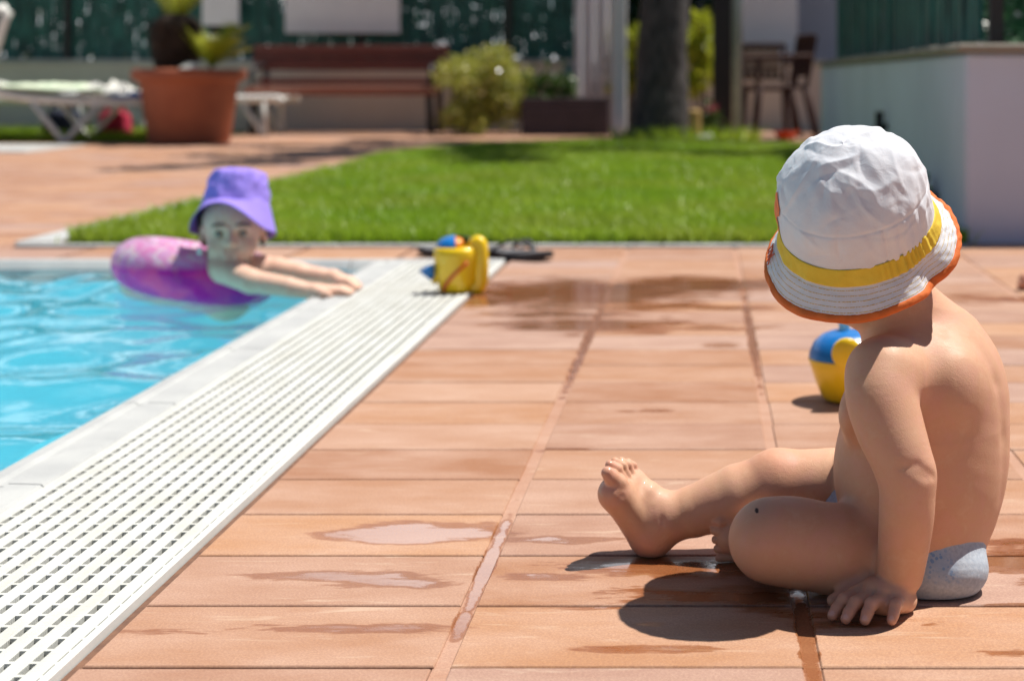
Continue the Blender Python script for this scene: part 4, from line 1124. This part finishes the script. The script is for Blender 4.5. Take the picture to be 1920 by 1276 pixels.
    # right leg, stretched out
    RH = T(1700, 965, 1.70); RK = T(1462, 908, 1.71); RA = T(1247, 972, 1.712)
    F.chain([RH, T(1560, 905, 1.706), RK], [.050, .037, .0365], .02)
    F.ell(T(1452, 876, 1.706), (.020, .018, .014), k=.02)
    F.chain([RK, T(1385, 928, 1.710), T(1300, 958, 1.712), RA], [.0355, .0335, .0275, .0245], .012)
    F.ell(T(1375, 945, 1.712), (.035, .028, .026), k=.02)
    F.groove([T(1236, 944, 1.697), T(1241, 975, 1.686), T(1243, 1000, 1.689)], .0035, .0022)
    F.groove([T(1243, 943, 1.705), T(1236, 940, 1.72)], .004, .0025)
    heel = np.array([(1221-CX)*1.712/FPX, 1.712, .022])
    F.chain([RA, heel], [.024, .0225], .014)
    ballm = T(1154, 925, 1.692); balll = T(1184, 904, 1.722)
    F.chain([heel, T(1196, 975, 1.706), ballm], [.022, .0205, .0175], .014)
    F.chain([RA, T(1212, 930, 1.715), balll], [.021, .0175, .0125], .016)
    F.cap(ballm, balll, .0165, .0125, .012)
    F.chain([heel, T(1190, 960, 1.72), balll], [.020, .015, .012], .016)
    bt = [(1160, 906), (1146, 894), (1139.5, 886)]
    F.chain([T(*bt[0], 1.686), T(*bt[1], 1.682), T(*bt[2], 1.680)], [.0098, .0082, .0072], .004)
    for i, (bx, by, tx_, ty_, r_) in enumerate(((1166, 897, 1143.5, 871, .0054), (1174, 891, 1153, 865, .0050), (1183, 889, 1165, 864, .0047), (1190, 889, 1177, 866, .0044))):
        d = 1.692 + .0092*i
        b = T(bx, by, d+.003); e = T(tx_, ty_, d); mid = (b*.45+e*.55) + np.array([.0028, 0, .0022])
        F.chain([b, mid, e], [r_+.0006, r_-.0004, r_], .0015)
    F.groove([T(1162, 925, 1.672), T(1170, 914, 1.674)], .003, .0018)
    F.groove([T(1150, 940, 1.676), T(1166, 930, 1.675)], .003, .0012)
    G.join(F, lambda x, y, z: np.clip((x-.10)/.06, 0, 1)*.02+.0012 + 0*z); F = G
    # everything that touches the tiles is pressed flat
    Z = F.ax[2][None, None, :]; F.f = np.maximum(F.f, (.0008 - Z)).astype(np.float32)
    V, Q = F.mesh(2)
    red = near(V, [(*LK, .03), (*T(1452, 870, 1.69), .03), (*T(1146, 890, 1.675), .012), (*T(1150, 866, 1.69), .012), (*T(1150, 925, 1.68), .016), (*T(1728, 893, 1.51), .012)] + [(*p, .010) for p in tips] + [(*T(1205, 1025, 1.70), .02), (*T(1420, 1030, 1.60), .03)], .02)*.55
    nails = []
    nail = near(V, [(*(p + np.array([-.001, -.0045, .0035])), .0034) for p in tips] + [(*(T(1144, 868, 1.69)+np.array([.002, -.002, .005])), .003)], .003); nail = np.clip((nail-.35)*3, 0, 1)
    lip = np.clip((near(V, [q(.080, -.008, -.048), q(.082, 0, -.047), q(.080, .008, -.048), q(.078, 0, -.055)], .007)-.4)*2, 0, 1)
    wet = near(V, [(*p, .016) for p in tips] + [(*p, .012) for p in pips[2:]] + [(*T(1150, 890, 1.68), .03), (*T(1150, 866, 1.69), .02), (*T(1205, 1025, 1.70), .03)], .02)
    # faint ribs under the skin of the back
    rx = np.clip((V[:, 0]-.185)/.03, 0, 1) * np.clip((V[:, 2]-.085)/.03, 0, 1) * np.clip((.225-V[:, 2])/.03, 0, 1) * np.clip((1.655-V[:, 1])/.03, 0, 1) * (V[:, 1] > 1.555)
    amp = rx*.00005*np.sin((V[:, 2]*1.0 + V[:, 0]*.55)*2*math.pi/.021)
    dr = V - np.column_stack([np.full(len(V), che[0]-.01), np.full(len(V), che[1]), V[:, 2]]); dr /= np.linalg.norm(dr, axis=1)[:, None]+1e-9
    V = V + dr*amp[:, None]
    mp = T(1419, 957, 1.553); mole = ((V[:, 0]-mp[0])**2 + (V[:, 2]-mp[2])**2 < .0016**2) & (V[:, 1] < 1.60)
    zero = np.zeros(len(V))
    root = link('person', V, Q, MAT['skin'], origin=(pel[0], pel[1], 0), attr={'red': ('POINT', red), 'wet': ('POINT', wet), 'nail': ('POINT', nail*.8), 'lip': ('POINT', lip), 'mole': ('POINT', mole.astype(float))})
    tag(root, 'toddler in a white sun hat and nappy sitting on the tiles with one hand down', 'person')
    eyes(q, HF, .98, root)
    # ---------------- nappy
    D = Field((-.01, 1.50, -.006), (.345, 1.82, .17), .002)
    D.ell(pel, (.067, .086, .070), FW, .01)
    D.cap(LH, LH + (LK-LH)*.22, .0555, .052, .012)
    D.ell(T(1727, 910, 1.64), (.0815, .086, .086), FW, .02)
    D.ell(T(1662, 985, 1.665), (.078, .058, .056), FW, .02)
    D.ell(T(1752, 1060, 1.60), (.055, .048, .036), FW, .02)
    g = np.meshgrid(*D.ax, indexing='ij', sparse=True)
    # waist line: rises to the belly, dips at the back
    wp = T(1770, 1003, 1.56); nrm = np.array([.20, -.02, 1.0]); nrm /= np.linalg.norm(nrm)
    wave = .0014*np.sin(g[0]*70 + 1) * np.cos(g[1]*60)
    pl = (g[0]-wp[0])*nrm[0] + (g[1]-wp[1])*nrm[1] + (g[2]-wp[2])*nrm[2] + wave
    D.f = np.maximum(D.f, pl)
    for (a, b, ra, rb) in ((LH + (LK-LH)*.42 , LK, .050, .044), (RH + (RK-RH)*.5, RK, .040, .038)):
        D.f = np.maximum(D.f, -(D.cap_d(g, np.array(a), np.array(b), ra, rb) - .0005))
    D.f = np.maximum(D.f, .0012 - g[2]).astype(np.float32)
    V2, Q2 = D.mesh(2)
    for i in range(len(V2)):
        p = Vector(V2[i]); nn = mnoise.noise(p*45)*.0003 + .0001*math.sin(p.z*700+p.x*160+mnoise.noise(p*40)*6)
        d_ = V2[i]-pel; d_[2] *= .4; V2[i] += d_/(np.linalg.norm(d_)+1e-6)*nn
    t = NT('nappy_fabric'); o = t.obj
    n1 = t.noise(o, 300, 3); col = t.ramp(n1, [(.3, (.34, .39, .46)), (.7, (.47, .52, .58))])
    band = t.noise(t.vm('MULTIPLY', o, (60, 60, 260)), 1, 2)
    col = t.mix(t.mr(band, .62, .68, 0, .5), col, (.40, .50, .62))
    pr = t.attr('print'); vo = t.n('TexVoronoi'); t.l(o, vo.inputs['Vector']); vo.inputs['Scale'].default_value = 190
    dots = t.mr(vo.outputs['Distance'], .36, .30, 0, 1)
    col = t.mix(t.math('MULTIPLY', pr, .7), col, (.26, .40, .58)); col = t.mix(t.math('MULTIPLY', t.math('MULTIPLY', pr, dots), .55), col, (.04, .20, .50))
    t.l(col, t.b.inputs['Base Color']); t.set(Roughness=.9); t.l(t.bump(t.noise(o, 500, 4), .3, .0008), t.b.inputs['Normal'])
    tabc = T(1752, 1045, 1.548)
    pr_ = np.clip(1.5 - np.maximum(np.abs(V2[:, 0]-tabc[0]+.35*(V2[:, 2]-tabc[2]))/.017, np.abs(V2[:, 2]-tabc[2])/.024)*1.15, 0, 1) * (V2[:, 1] < 1.62)
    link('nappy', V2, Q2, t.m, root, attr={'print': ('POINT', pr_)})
    return root, hc, HF, q
kid, khc, kHF, kq = toddler()

# ---------------- sun hat
def sun_hat(root):
    n = np.array([-.185, -.55, .81]); n /= np.linalg.norm(n)
    e1 = np.array([.967, 0, .255]); e1 -= n*(e1 @ n); e1 /= np.linalg.norm(e1); e2 = np.cross(e1, n); e2 = e2 if e2[2] < 0 else -e2
    Cc = P(1606, 414, 1.612); R = .0785; Hc = .100
    NT_, NS = 260, 130
    rc = random.Random(21); creases = []
    for i in range(96):
        s0 = rc.uniform(.12, .97); th0 = rc.uniform(0, 2*math.pi); an = rc.gauss(0, .75) + (math.pi/2 if rc.random() < .22 else 0)
        creases.append((th0, s0, math.cos(an), math.sin(an), rc.uniform(.010, .032), rc.uniform(.0018, .0050), rc.choice((1, 1, -1))*rc.uniform(.0008, .0025)))
    for i in range(16): creases.append((1.12+rc.gauss(0, .34), rc.uniform(.78, .96), 1, rc.gauss(0, .12), rc.uniform(.012, .030), rc.uniform(.0014, .0026), rc.choice((1, -1))*rc.uniform(.0010, .0022)))
    def crease(th, s):
        d = 0
        for (t0, s0, ca, sa, la, w_, am) in creases:
            v = (s-s0)*.125
            if abs(v) > .075: continue
            u = ((th-t0+math.pi) % (2*math.pi)-math.pi)*R*min(1, s*1.4+.1)
            if abs(u) > .075: continue
            al = v*ca + u*sa; ac = -v*sa + u*ca + .25*al*al/la
            q = math.sqrt((ac/w_)**2 + .13)
            if q < 6: d += am*math.exp(-(al/la)**2)*(math.exp(-q*.9) - .35*math.exp(-((ac-2*w_)/(2.2*w_))**2))
        return d
    def ring(th): return 1 + .018*math.cos(2*th) + .008*math.sin(3*th+1)
    def fold(q, sc):                     # sharp-edged cloth creases
        a = 1 - abs(mnoise.noise(q*sc + Vector((3.1, 0, 0)))) * 2
        return max(0, a)**3
    def crown_pt(th, s):                 # s 0 = apex, 1 = band
        ph = (s**.93) * math.pi/2 * 1.0
        r = R * ring(th) * (math.sin(ph)**.84) * (1 + .085*math.sin(math.pi*s)**2 + .03*math.cos(th)*math.sin(math.pi*s))
        z = Hc * (math.cos(ph)**1.0) if s < 1 else 0
        base = Cc + e1*(r*math.cos(th)) + e2*(r*math.sin(th)) + n*z
        nv = e1*(math.cos(th)*math.sin(ph)) + e2*(math.sin(th)*math.sin(ph)) + n*math.cos(ph)
        loc = Vector((r*math.cos(th), r*math.sin(th), z))
        w_ = Vector((mnoise.noise(loc*14), mnoise.noise(loc*14+Vector((5, 5, 5))), mnoise.noise(loc*14+Vector((9, 1, 4)))))
        q_ = loc + w_*.022
        # drapes running down to the band, gathered behind
        st = Vector((math.cos(th)*1.5, math.sin(th)*1.5, s*.55))*2.4
        gath = math.exp(-((th-1.12)/.55)**2)
        d = crease(th, s) + .0046*mnoise.noise(loc*17) + .0016*mnoise.noise(loc*38 + w_) + .0004*mnoise.noise(loc*90)
        d += .0022*s*mnoise.noise(Vector((math.cos(th)*4.2, math.sin(th)*4.2, s*.8)) + w_*.4)
        d += math.exp(-((th-1.12)/.5)**2)*max(0, s-.6)/.4*.0016*math.sin(th*31+mnoise.noise(loc*20)*2)
        d *= min(1, 4*(1-s)+.12)
        d -= .0009*math.exp(-((s-.70)/.012)**2)          # seam of the top panel
        for a0 in (1.37, -.75, 3.2): d -= .0013*math.exp(-(((th-a0+math.pi) % (2*math.pi)-math.pi)*r/.0018)**2)*(s > .70)
        return base + nv*d
    V = [crown_pt(2*math.pi*k/NT_, (i+.02)/NS) for i in range(NS+1) for k in range(NT_)]
    def grid(nr, nc, off=0): return [(off+i*nc+k, off+(i+1)*nc+k, off+(i+1)*nc+(k+1) % nc, off+i*nc+(k+1) % nc) for i in range(nr) for k in range(nc)]
    F_ = grid(NS, NT_); F_.append(tuple(range(NT_)))
    s_attr = [(i+.02)/NS*.5 for i in range(NS+1) for k in range(NT_)]
    # band + brim share one profile; w runs 0 (top of band) .. 1 (rim)
    def brim_pt(th, w_, off=0.0):
        # how far the brim stands out: flips up on the right-hand side, hangs behind
        up = math.exp(-((((th+.10)+math.pi) % (2*math.pi)-math.pi)/.62)**2)
        dip = math.exp(-((th-.86)/.20)**2)
        bandw = .0165; L = w_*(.0165+.0335*(1-.30*up))
        wav = .0028*math.sin(3*th+.6) + .0016*math.sin(7*th+2)
        out = 0; dn = 0
        if L <= bandw: out = L*.30; dn = L*.95
        else:
            o_ = L - bandw; a = math.radians(52) - up*math.radians(12) + .22*math.sin(2*th+.5)*.5 + dip*.25
            out = bandw*.30 + o_*math.cos(a); dn = bandw*.95 + o_*math.sin(a) + wav*o_/.04
            out -= dip*.004*math.sin(o_/.04*math.pi)
        rr = R*ring(th) + out + off*.8 - dip*.0015
        q_ = Vector((math.cos(th)*R, math.sin(th)*R, L))
        e = .0011*mnoise.noise(q_*60) + (.0007*mnoise.noise(q_*150)) + (up*.0009*math.sin(L*620+th*3)*math.sin(th*38) if L > bandw else .0022*math.sin(th*70+2*math.sin(th*13))*math.exp(-((th-1.05)/.34)**2))
        return Cc + e1*((rr+e)*math.cos(th)) + e2*((rr+e)*math.sin(th)) - n*(dn) + n*(off*.7 + e*.6)
    wb = .0165/.050
    NB = 34
    off = len(V)
    for i in range(NB+1):
        w_ = i/NB*.90
        for k in range(NT_): V.append(brim_pt(2*math.pi*k/NT_, w_)); s_attr.append(.5+.5*w_)
    F_ += grid(NB, NT_, off)
    off2 = len(V)                                        # lining
    for i in range(NB+1):
        w_ = i/NB*.90
        for k in range(NT_): V.append(brim_pt(2*math.pi*k/NT_, w_, -.0022)); s_attr.append(.3)
    F_ += [tuple(reversed(x)) for x in grid(NB, NT_, off2)]
    t = NT('hat_cotton'); o = t.obj; s = t.attr('s')
    col = t.ramp(t.noise(o, 30, 3), [(.3, (.80, .82, .87)), (.7, (.72, .75, .82))])
    st = t.math('FRACT', t.math('MULTIPLY', t.math('SUBTRACT', s, .672), 18.5))      # rows of yellow stitching on the brim
    line = t.math('MULTIPLY', t.mr(t.math('ABSOLUTE', t.math('SUBTRACT', st, .5)), .10, .05), t.math('GREATER_THAN', s, .676))
    dash = t.mr(t.noise(o, 900, 1), .40, .5)
    col = t.mix(t.math('MULTIPLY', t.math('MULTIPLY', line, dash), .95), col, (.70, .46, .04))
    t.l(col, t.b.inputs['Base Color']); t.set(Roughness=.85); t.b.inputs['Sheen Weight'].default_value = .15
    hb = t.math('SUBTRACT', t.math('MULTIPLY', t.noise(o, 1400, 2), .35), t.math('MULTIPLY', line, .8))
    b1 = t.bump(t.noise(o, 70, 4, .5, 1.2), .22, .004)
    t.l(t.bump(hb, .5, .0008, b1), t.b.inputs['Normal'])
    trn = t.n('BsdfTranslucent'); t.l(col, trn.inputs[0]); mx = t.n('MixShader'); mx.inputs[0].default_value = .16
    t.l(t.b.outputs[0], mx.inputs[1]); t.l(trn.outputs[0], mx.inputs[2]); t.l(mx.outputs[0], t.out.inputs[0])
    hat = link('sun_hat', np.array(V), F_, t.m, root, True, attr={'s': ('POINT', s_attr)})
    # yellow band
    V = []; nb = 10
    for i in range(nb+1):
        for k in range(NT_): V.append(brim_pt(2*math.pi*k/NT_, wb*(-.16 + 1.15*i/nb), .0016))
    for k in range(NT_): V.append(brim_pt(2*math.pi*k/NT_, wb*.98, -.0004))
    for k in range(NT_): V.append(brim_pt(2*math.pi*k/NT_, -.05, -.002))
    Fb = grid(nb+1, NT_); Fb += [(k, (k+1) % NT_, (nb+2)*NT_+(k+1) % NT_, (nb+2)*NT_+k) for k in range(NT_)]
    link('hat_band', np.array(V), Fb, M('band_cotton', (.76, .55, .05), (.68, .47, .03), 40, .8, .4, 300, .001), hat)
    V = []; nb = 10                                        # orange binding wrapped round the rim
    for i in range(nb*2):
        a = 2*math.pi*i/(nb*2)
        for k in range(NT_):
            th = 2*math.pi*k/NT_
            V.append(brim_pt(th, .945 + .088*math.cos(a), .0024*math.sin(a) - .001 + .0006*mnoise.noise(Vector((th*40, a, 0)))))
    m_ = nb*2
    Fb = [(i*NT_+k, ((i+1) % m_)*NT_+k, ((i+1) % m_)*NT_+(k+1) % NT_, i*NT_+(k+1) % NT_) for i in range(m_) for k in range(NT_)]
    link('brim_binding', np.array(V), [tuple(reversed(x)) for x in Fb], M('orange_cotton', (.72, .17, .03), (.62, .13, .02), 60, .8, .5, 400, .001), hat)
    # printed motifs at the left-hand side of the crown and brim
    def patch(fn, poly, name, mat):
        c_ = np.mean(poly, 0); v = []; L = 8
        poly = np.array(poly); m2 = []
        for a in range(len(poly)):
            b = poly[(a+1) % len(poly)]
            for j in range(6): m2.append(poly[a]+(b-poly[a])*j/6)
        k_ = len(m2)
        for j in range(L+1):
            for p in m2: v.append(fn(*(c_+(p-c_)*max(.001, j/L))))
        link(name, np.array(v), [(j*k_+i, (j+1)*k_+i, (j+1)*k_+(i+1) % k_, j*k_+(i+1) % k_) for j in range(L) for i in range(k_)], mat, hat)
    def on_crown(th, s): 
        p = crown_pt(th, s); d_ = p-Cc; return p + d_/np.linalg.norm(d_)*.0012
    om = M('orange_print', (.78, .22, .08), (.72, .18, .06), 30, .8)
    patch(on_crown, [(3.08, .66), (3.20, .60), (3.30, .66), (3.28, .74), (3.34, .80), (3.26, .90), (3.16, .95), (3.09, .88), (3.14, .80), (3.03, .75)], 'printed_motif', om)
    rm = M('red_thread', (.62, .12, .06), (.5, .1, .05), 30, .8)
    mb = MB(); rr = random.Random(5)
    for j in range(5):
        th0 = 3.18+.05*j
        mb.tube([brim_pt(th0+.02*math.sin(u*5+j), .48+.30*u, .002) for u in np.linspace(0, 1, 12)], .0008, 5)
    mb.build('embroidery', rm, hat, True)
sun_hat(kid)

# ================================================================== the child in the pool
def pool_child():
    d0 = 3.84
    F = Field((-1.72, 3.55, -.46), (-.78, 4.42, .30), .0036)
    T = P
    hc = T(437, 424, d0); HF = frame((.22, -.97, -.06)); q = head_sdf(F, hc, HF, 1.08, .02)
    ch = T(425, 545, 3.90)
    F.chain([T(432, 505, 3.88), T(436, 450, 3.86)], [.036, .036], .025)
    hp = np.array([-1.33, 4.12, -.035]); F.chain([ch + np.array([0, 0, -.010]), (ch+hp)/2, hp], [.066, .060, .060], .03)
    for sd in (-1, 1): F.chain([hp + np.array([.035*sd, 0, 0]), np.array([-1.42+.045*sd, 4.22, -.05]), np.array([-1.52+.05*sd, 4.31, -.055])], [.048, .040, .030], .02); F.chain([np.array([-1.52+.05*sd, 4.31, -.055]), np.array([-1.56+.05*sd, 4.36, -.06])], [.026, .016], .012)
    LS = T(488, 508, 3.87); RS = T(388, 500, 3.84)
    F.chain([RS, ch + np.array([0, 0, .045]), LS], [.036, .05, .036], .03)
    # nearer arm crosses in front of the chin, farther arm is sunlit; both hands hold the coping
    R1 = T(470, 527, 3.745); R2 = T(590, 547, 3.74)
    F.chain([RS, T(420, 505, 3.78), R1], [.038, .034, .029], .02)
    F.chain([R1, T(540, 538, 3.735), R2], [.028, .024, .0185], .012)
    L1 = T(560, 512, 3.86); L2 = T(625, 521, 3.86)
    F.chain([LS, T(520, 505, 3.865), L1], [.036, .030, .026], .02)
    F.chain([L1, L2], [.025, .019], .012)
    for (w_, dx, dy) in ((R2, .062, .01), (L2, .045, -.02)):
        for i in range(4):
            o = (i-1.5)*.0125
            b = w_ + np.array([dx*.62, dy*.5+o, -.004]); m_ = w_ + np.array([dx, dy+o*1.15, -.004]); e = w_ + np.array([dx+.021, dy+o*1.2-.004, -.022])
            b[2] = max(b[2], .012); m_[2] = max(m_[2], .014); e[2] = max(e[2], .008)
            F.chain([w_, b, m_, e], [.019, .0115, .0085, .0072], .008)
        t_ = w_ + np.array([.025, -.034, -.008]); t_[2] = max(t_[2], .012)
        F.chain([w_, t_, t_ + np.array([.02, -.008, -.004])], [.016, .010, .008], .008)
    V, Q = F.mesh(2)
    lip = np.clip((near(V, [q(.080, -.010, -.047), q(.082, 0, -.046), q(.080, .010, -.047), q(.078, 0, -.055)], .009)-.35)*2, 0, 1)
    z0 = np.zeros(len(V)); red = near(V, [q(.062, .034, -.04), q(.062, -.034, -.04), q(.088, 0, -.026)], .018)*.35
    root = link('person', V, Q, MAT['skin_pale'], origin=(hc[0], hc[1], 0), attr={'red': ('POINT', red), 'nail': ('POINT', z0), 'lip': ('POINT', lip*.45), 'mole': ('POINT', z0)})
    tag(root, 'child in a purple sun hat leaning on the pool edge with both arms stretched out', 'person')
    eyes(q, HF, .90, root)
    m = MB()
    for sd in (1, -1): mm = MB(); mm.tube(spline([q(.075, sd*.012, .012), q(.075, sd*.026, .016), q(.066, sd*.041, .010)], 10), .0020, 6); mm.build('eyebrow', MAT['hair'], root, True)
    G = Field(hc-.14, hc+.14, .0036)
    G.ell(q(-.018, 0, .014), (.080, .074, .074), HF, .01)
    for sd in (1, -1): G.chain([q(-.01, sd*.068, .02), q(-.012, sd*.068, -.02), q(-.02, sd*.064, -.045)], [.012, .011, .006], .015)
    G.ell(q(.075, 0, -.025), (.068, .056, .075), HF, .008, cut=True)
    V, Q = G.mesh(2); link('hair', V, Q, MAT['hair'], root)
    # purple bucket hat, brim turned up over the forehead
    n = np.array([.03, .20, .97]); n /= np.linalg.norm(n); e1 = np.array([1, 0, -.03]); e1 -= n*(e1 @ n); e1 /= np.linalg.norm(e1); e2 = np.cross(n, e1)
    Cc = hc + n*.062 + np.array([.002, .004, 0]); K = 120; V = []
    prof = [(0, .078), (.02, .077), (.045, .072), (.062, .067), (.070, .052), (.074, .03), (.0775, .0), (.0785, -.004)]
    prof = [tuple(p) for p in spline(prof, 34)]
    nb = 16
    for (r, z) in prof:
        for k in range(K):
            th = 2*math.pi*k/K; c_, s_ = math.cos(th), math.sin(th)
            w_ = .004*mnoise.noise(Vector((c_*2, s_*2, z*30))) + .003*mnoise.noise(Vector((c_*5, s_*5, z*60)))
            V.append(Cc + e1*((r+w_)*c_*1.0) + e2*((r+w_)*s_*1.08) + n*(z+w_))
    for lay in (0, 1):
        for i in range(1, nb+1):
            for k in range(K):
                th = 2*math.pi*k/K; c_, s_ = math.cos(th), math.sin(th); u = i/nb if lay == 0 else 1-(i-1)/nb
                front = math.exp(-((th+1.5708+math.pi) % (2*math.pi)-math.pi)**2/.75**2) if True else 0
                front = math.exp(-((((th-4.712)+math.pi) % (2*math.pi))-math.pi)**2/.62)
                L = .078*(1-.60*front); a = math.radians(74-44*front)
                r = .0785 + L*u*math.cos(a); dz = -.004 - L*u*math.sin(a)*(1 if front < .5 else 1) + .005*math.sin(3*th+1)*u - .0025*lay
                V.append(Cc + e1*(r*c_) + e2*(r*s_*1.08) + n*dz)
    tot = len(V)//K
    f = [(i*K+k, i*K+(k+1) % K, (i+1)*K+(k+1) % K, (i+1)*K+k) for i in range(tot-1) for k in range(K)]
    f = [tuple(reversed(x)) for x in f]
    link('bucket_hat', np.array(V), f, M('purple_cotton', (.32, .24, .80), (.28, .20, .72), 20, .85, .4, 200, .002), root)
pool_child()

# inflatable ring round the child
def swim_ring():
    c_ = np.array([-1.275, 3.93, .036]); R, r = .136, .068
    ax = Matrix.Rotation(math.radians(9), 3, 'Y') @ Matrix.Rotation(math.radians(-4), 3, 'X')
    nu, nv_ = 96, 40; v = []; rg = random.Random(2)
    for i in range(nu):
        a = 2*math.pi*i/nu
        for j in range(nv_):
            b = 2*math.pi*j/nv_; rr = r*(1+.012*math.sin(a*24)*abs(math.cos(b))**.5 + .02*math.sin(3*a))
            p = Vector(((R+rr*math.cos(b))*math.cos(a), (R+rr*math.cos(b))*math.sin(a)*.9, rr*.95*math.sin(b)))
            v.append(np.array(ax @ p) + c_)
    f = [(i*nv_+j, ((i+1) % nu)*nv_+j, ((i+1) % nu)*nv_+(j+1) % nv_, i*nv_+(j+1) % nv_) for i in range(nu) for j in range(nv_)]
    t = NT('ring_vinyl'); o = t.obj
    n1 = t.noise(o, 11, 2, .5, .5)
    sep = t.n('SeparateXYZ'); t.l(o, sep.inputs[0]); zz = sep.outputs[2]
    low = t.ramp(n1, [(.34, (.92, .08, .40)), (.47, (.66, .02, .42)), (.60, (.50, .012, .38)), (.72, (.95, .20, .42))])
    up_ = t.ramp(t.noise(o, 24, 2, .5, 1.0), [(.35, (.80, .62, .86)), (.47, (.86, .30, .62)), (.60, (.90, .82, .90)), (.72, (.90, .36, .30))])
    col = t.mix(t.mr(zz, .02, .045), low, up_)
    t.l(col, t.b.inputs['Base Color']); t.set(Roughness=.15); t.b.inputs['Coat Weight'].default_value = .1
    x = t.n('BsdfTranslucent'); t.l(col, x.inputs[0]); mx = t.n('MixShader'); mx.inputs[0].default_value = .35
    t.l(t.b.outputs[0], mx.inputs[1]); t.l(x.outputs[0], mx.inputs[2]); t.l(mx.outputs[0], t.out.inputs[0])
    root = link('swim_ring', np.array(v), f, t.m, origin=c_)
    tag(root, 'inflated purple and pink swim ring floating round the child in the pool', 'swim ring')
    m = MB(); p = Vector(((R+.02)*math.cos(-1.25), (R+.02)*math.sin(-1.25)*.9-.02, r*.9)); p = np.array(ax @ p)+c_
    m.tube([p-np.array([0, 0, .004]), p+np.array([0, -.004, .010]), p+np.array([0, -.005, .013])], [.007, .006, .003], 10); m.build('valve', MAT['white_plastic'], root, True)
swim_ring()

# bare foot of somebody lying at the right edge of the picture
def lying_foot():
    b = P(1906, 540, GD(544)); b[2] = .0
    F = Field((b[0]-.05, b[1]-.20, -.006), (b[0]+1.66, b[1]+.52, .25), .0045)
    heel = b + np.array([.165, .055, .030])
    F.chain([heel, b+np.array([.09, .03, .030]), b+np.array([.028, .012, .022])], [.030, .027, .022], .02)
    F.chain([heel, b+np.array([.10, .05, .024]), b+np.array([.035, .045, .018])], [.026, .021, .016], .02)
    for i in range(5):
        o = b + np.array([.026+.003*i, .002+.0125*i, .016]); F.chain([o+np.array([.014, .002, .002]), o+np.array([-.006, -.001, .003]), o+np.array([-.017+.003*i, -.003, -.003])], [.0115-.0009*i, .0092-.0006*i, .0092-.0008*i], .005)
    p_ = lambda x, y, z: b + np.array([x, y, z])
    F.chain([heel+np.array([-.012, 0, .012]), p_(.24, .07, .05), p_(.36, .085, .060), p_(.52, .10, .062), p_(.90, .13, .085)], [.031, .032, .048, .046, .075], .02)
    h2 = p_(.26, .30, .032)
    F.chain([h2, p_(.18, .29, .026), p_(.125, .285, .018)], [.030, .024, .016], .02)
    F.chain([h2, p_(.34, .28, .05), p_(.45, .27, .060), p_(.60, .26, .062), p_(.92, .25, .085)], [.030, .032, .048, .046, .075], .02)
    F.ell(p_(.98, .19, .095), (.13, .145, .095), k=.05); F.ell(p_(1.16, .19, .09), (.17, .125, .085), k=.06); F.ell(p_(1.32, .19, .095), (.12, .150, .085), k=.05)
    F.chain([p_(1.38, .19, .10), p_(1.46, .19, .12)], [.055, .052], .03)
    for sd in (-1, 1): F.chain([p_(1.36, .19+.15*sd, .085), p_(1.42, .19+.25*sd, .05), p_(1.55, .19+.13*sd, .035), p_(1.60, .19+.02*sd, .02)], [.048, .038, .030, .018], .03)
    head_sdf(F, p_(1.54, .19, .135), frame((.55, 0, -.35)), 1.05, .02)
    Z = F.ax[2][None, None, :]; F.f = np.maximum(F.f, .001-Z).astype(np.float32)
    V, Q = F.mesh(2); z0 = np.zeros(len(V))
    o = link('person', V, Q, MAT['skin'], origin=b, attr={'red': ('POINT', near(V, [b+np.array([.01, .0, .02])], .03)*.6), 'nail': ('POINT', z0), 'lip': ('POINT', z0), 'mole': ('POINT', z0)})
    tag(o, 'person lying on the tiles, only a bare foot showing at the right edge', 'person')
    K = Field((b[0]+.80, b[1]-.02, .0), (b[0]+1.16, b[1]+.40, .22), .005)
    K.ell(p_(.98, .19, .095), (.137, .152, .102), k=.02); K.chain([p_(.86, .127, .083), p_(.95, .14, .09)], [.080, .085], .02); K.chain([p_(.88, .252, .083), p_(.95, .245, .09)], [.080, .085], .02)
    K.f = np.maximum(K.f, np.abs(K.ax[0][:, None, None]-(b[0]+.96))-.11).astype(np.float32); K.f = np.maximum(K.f, .002-K.ax[2][None, None, :]).astype(np.float32)
    V, Q = K.mesh(2); link('swim_shorts', V, Q, MAT['navy'], o)
lying_foot()
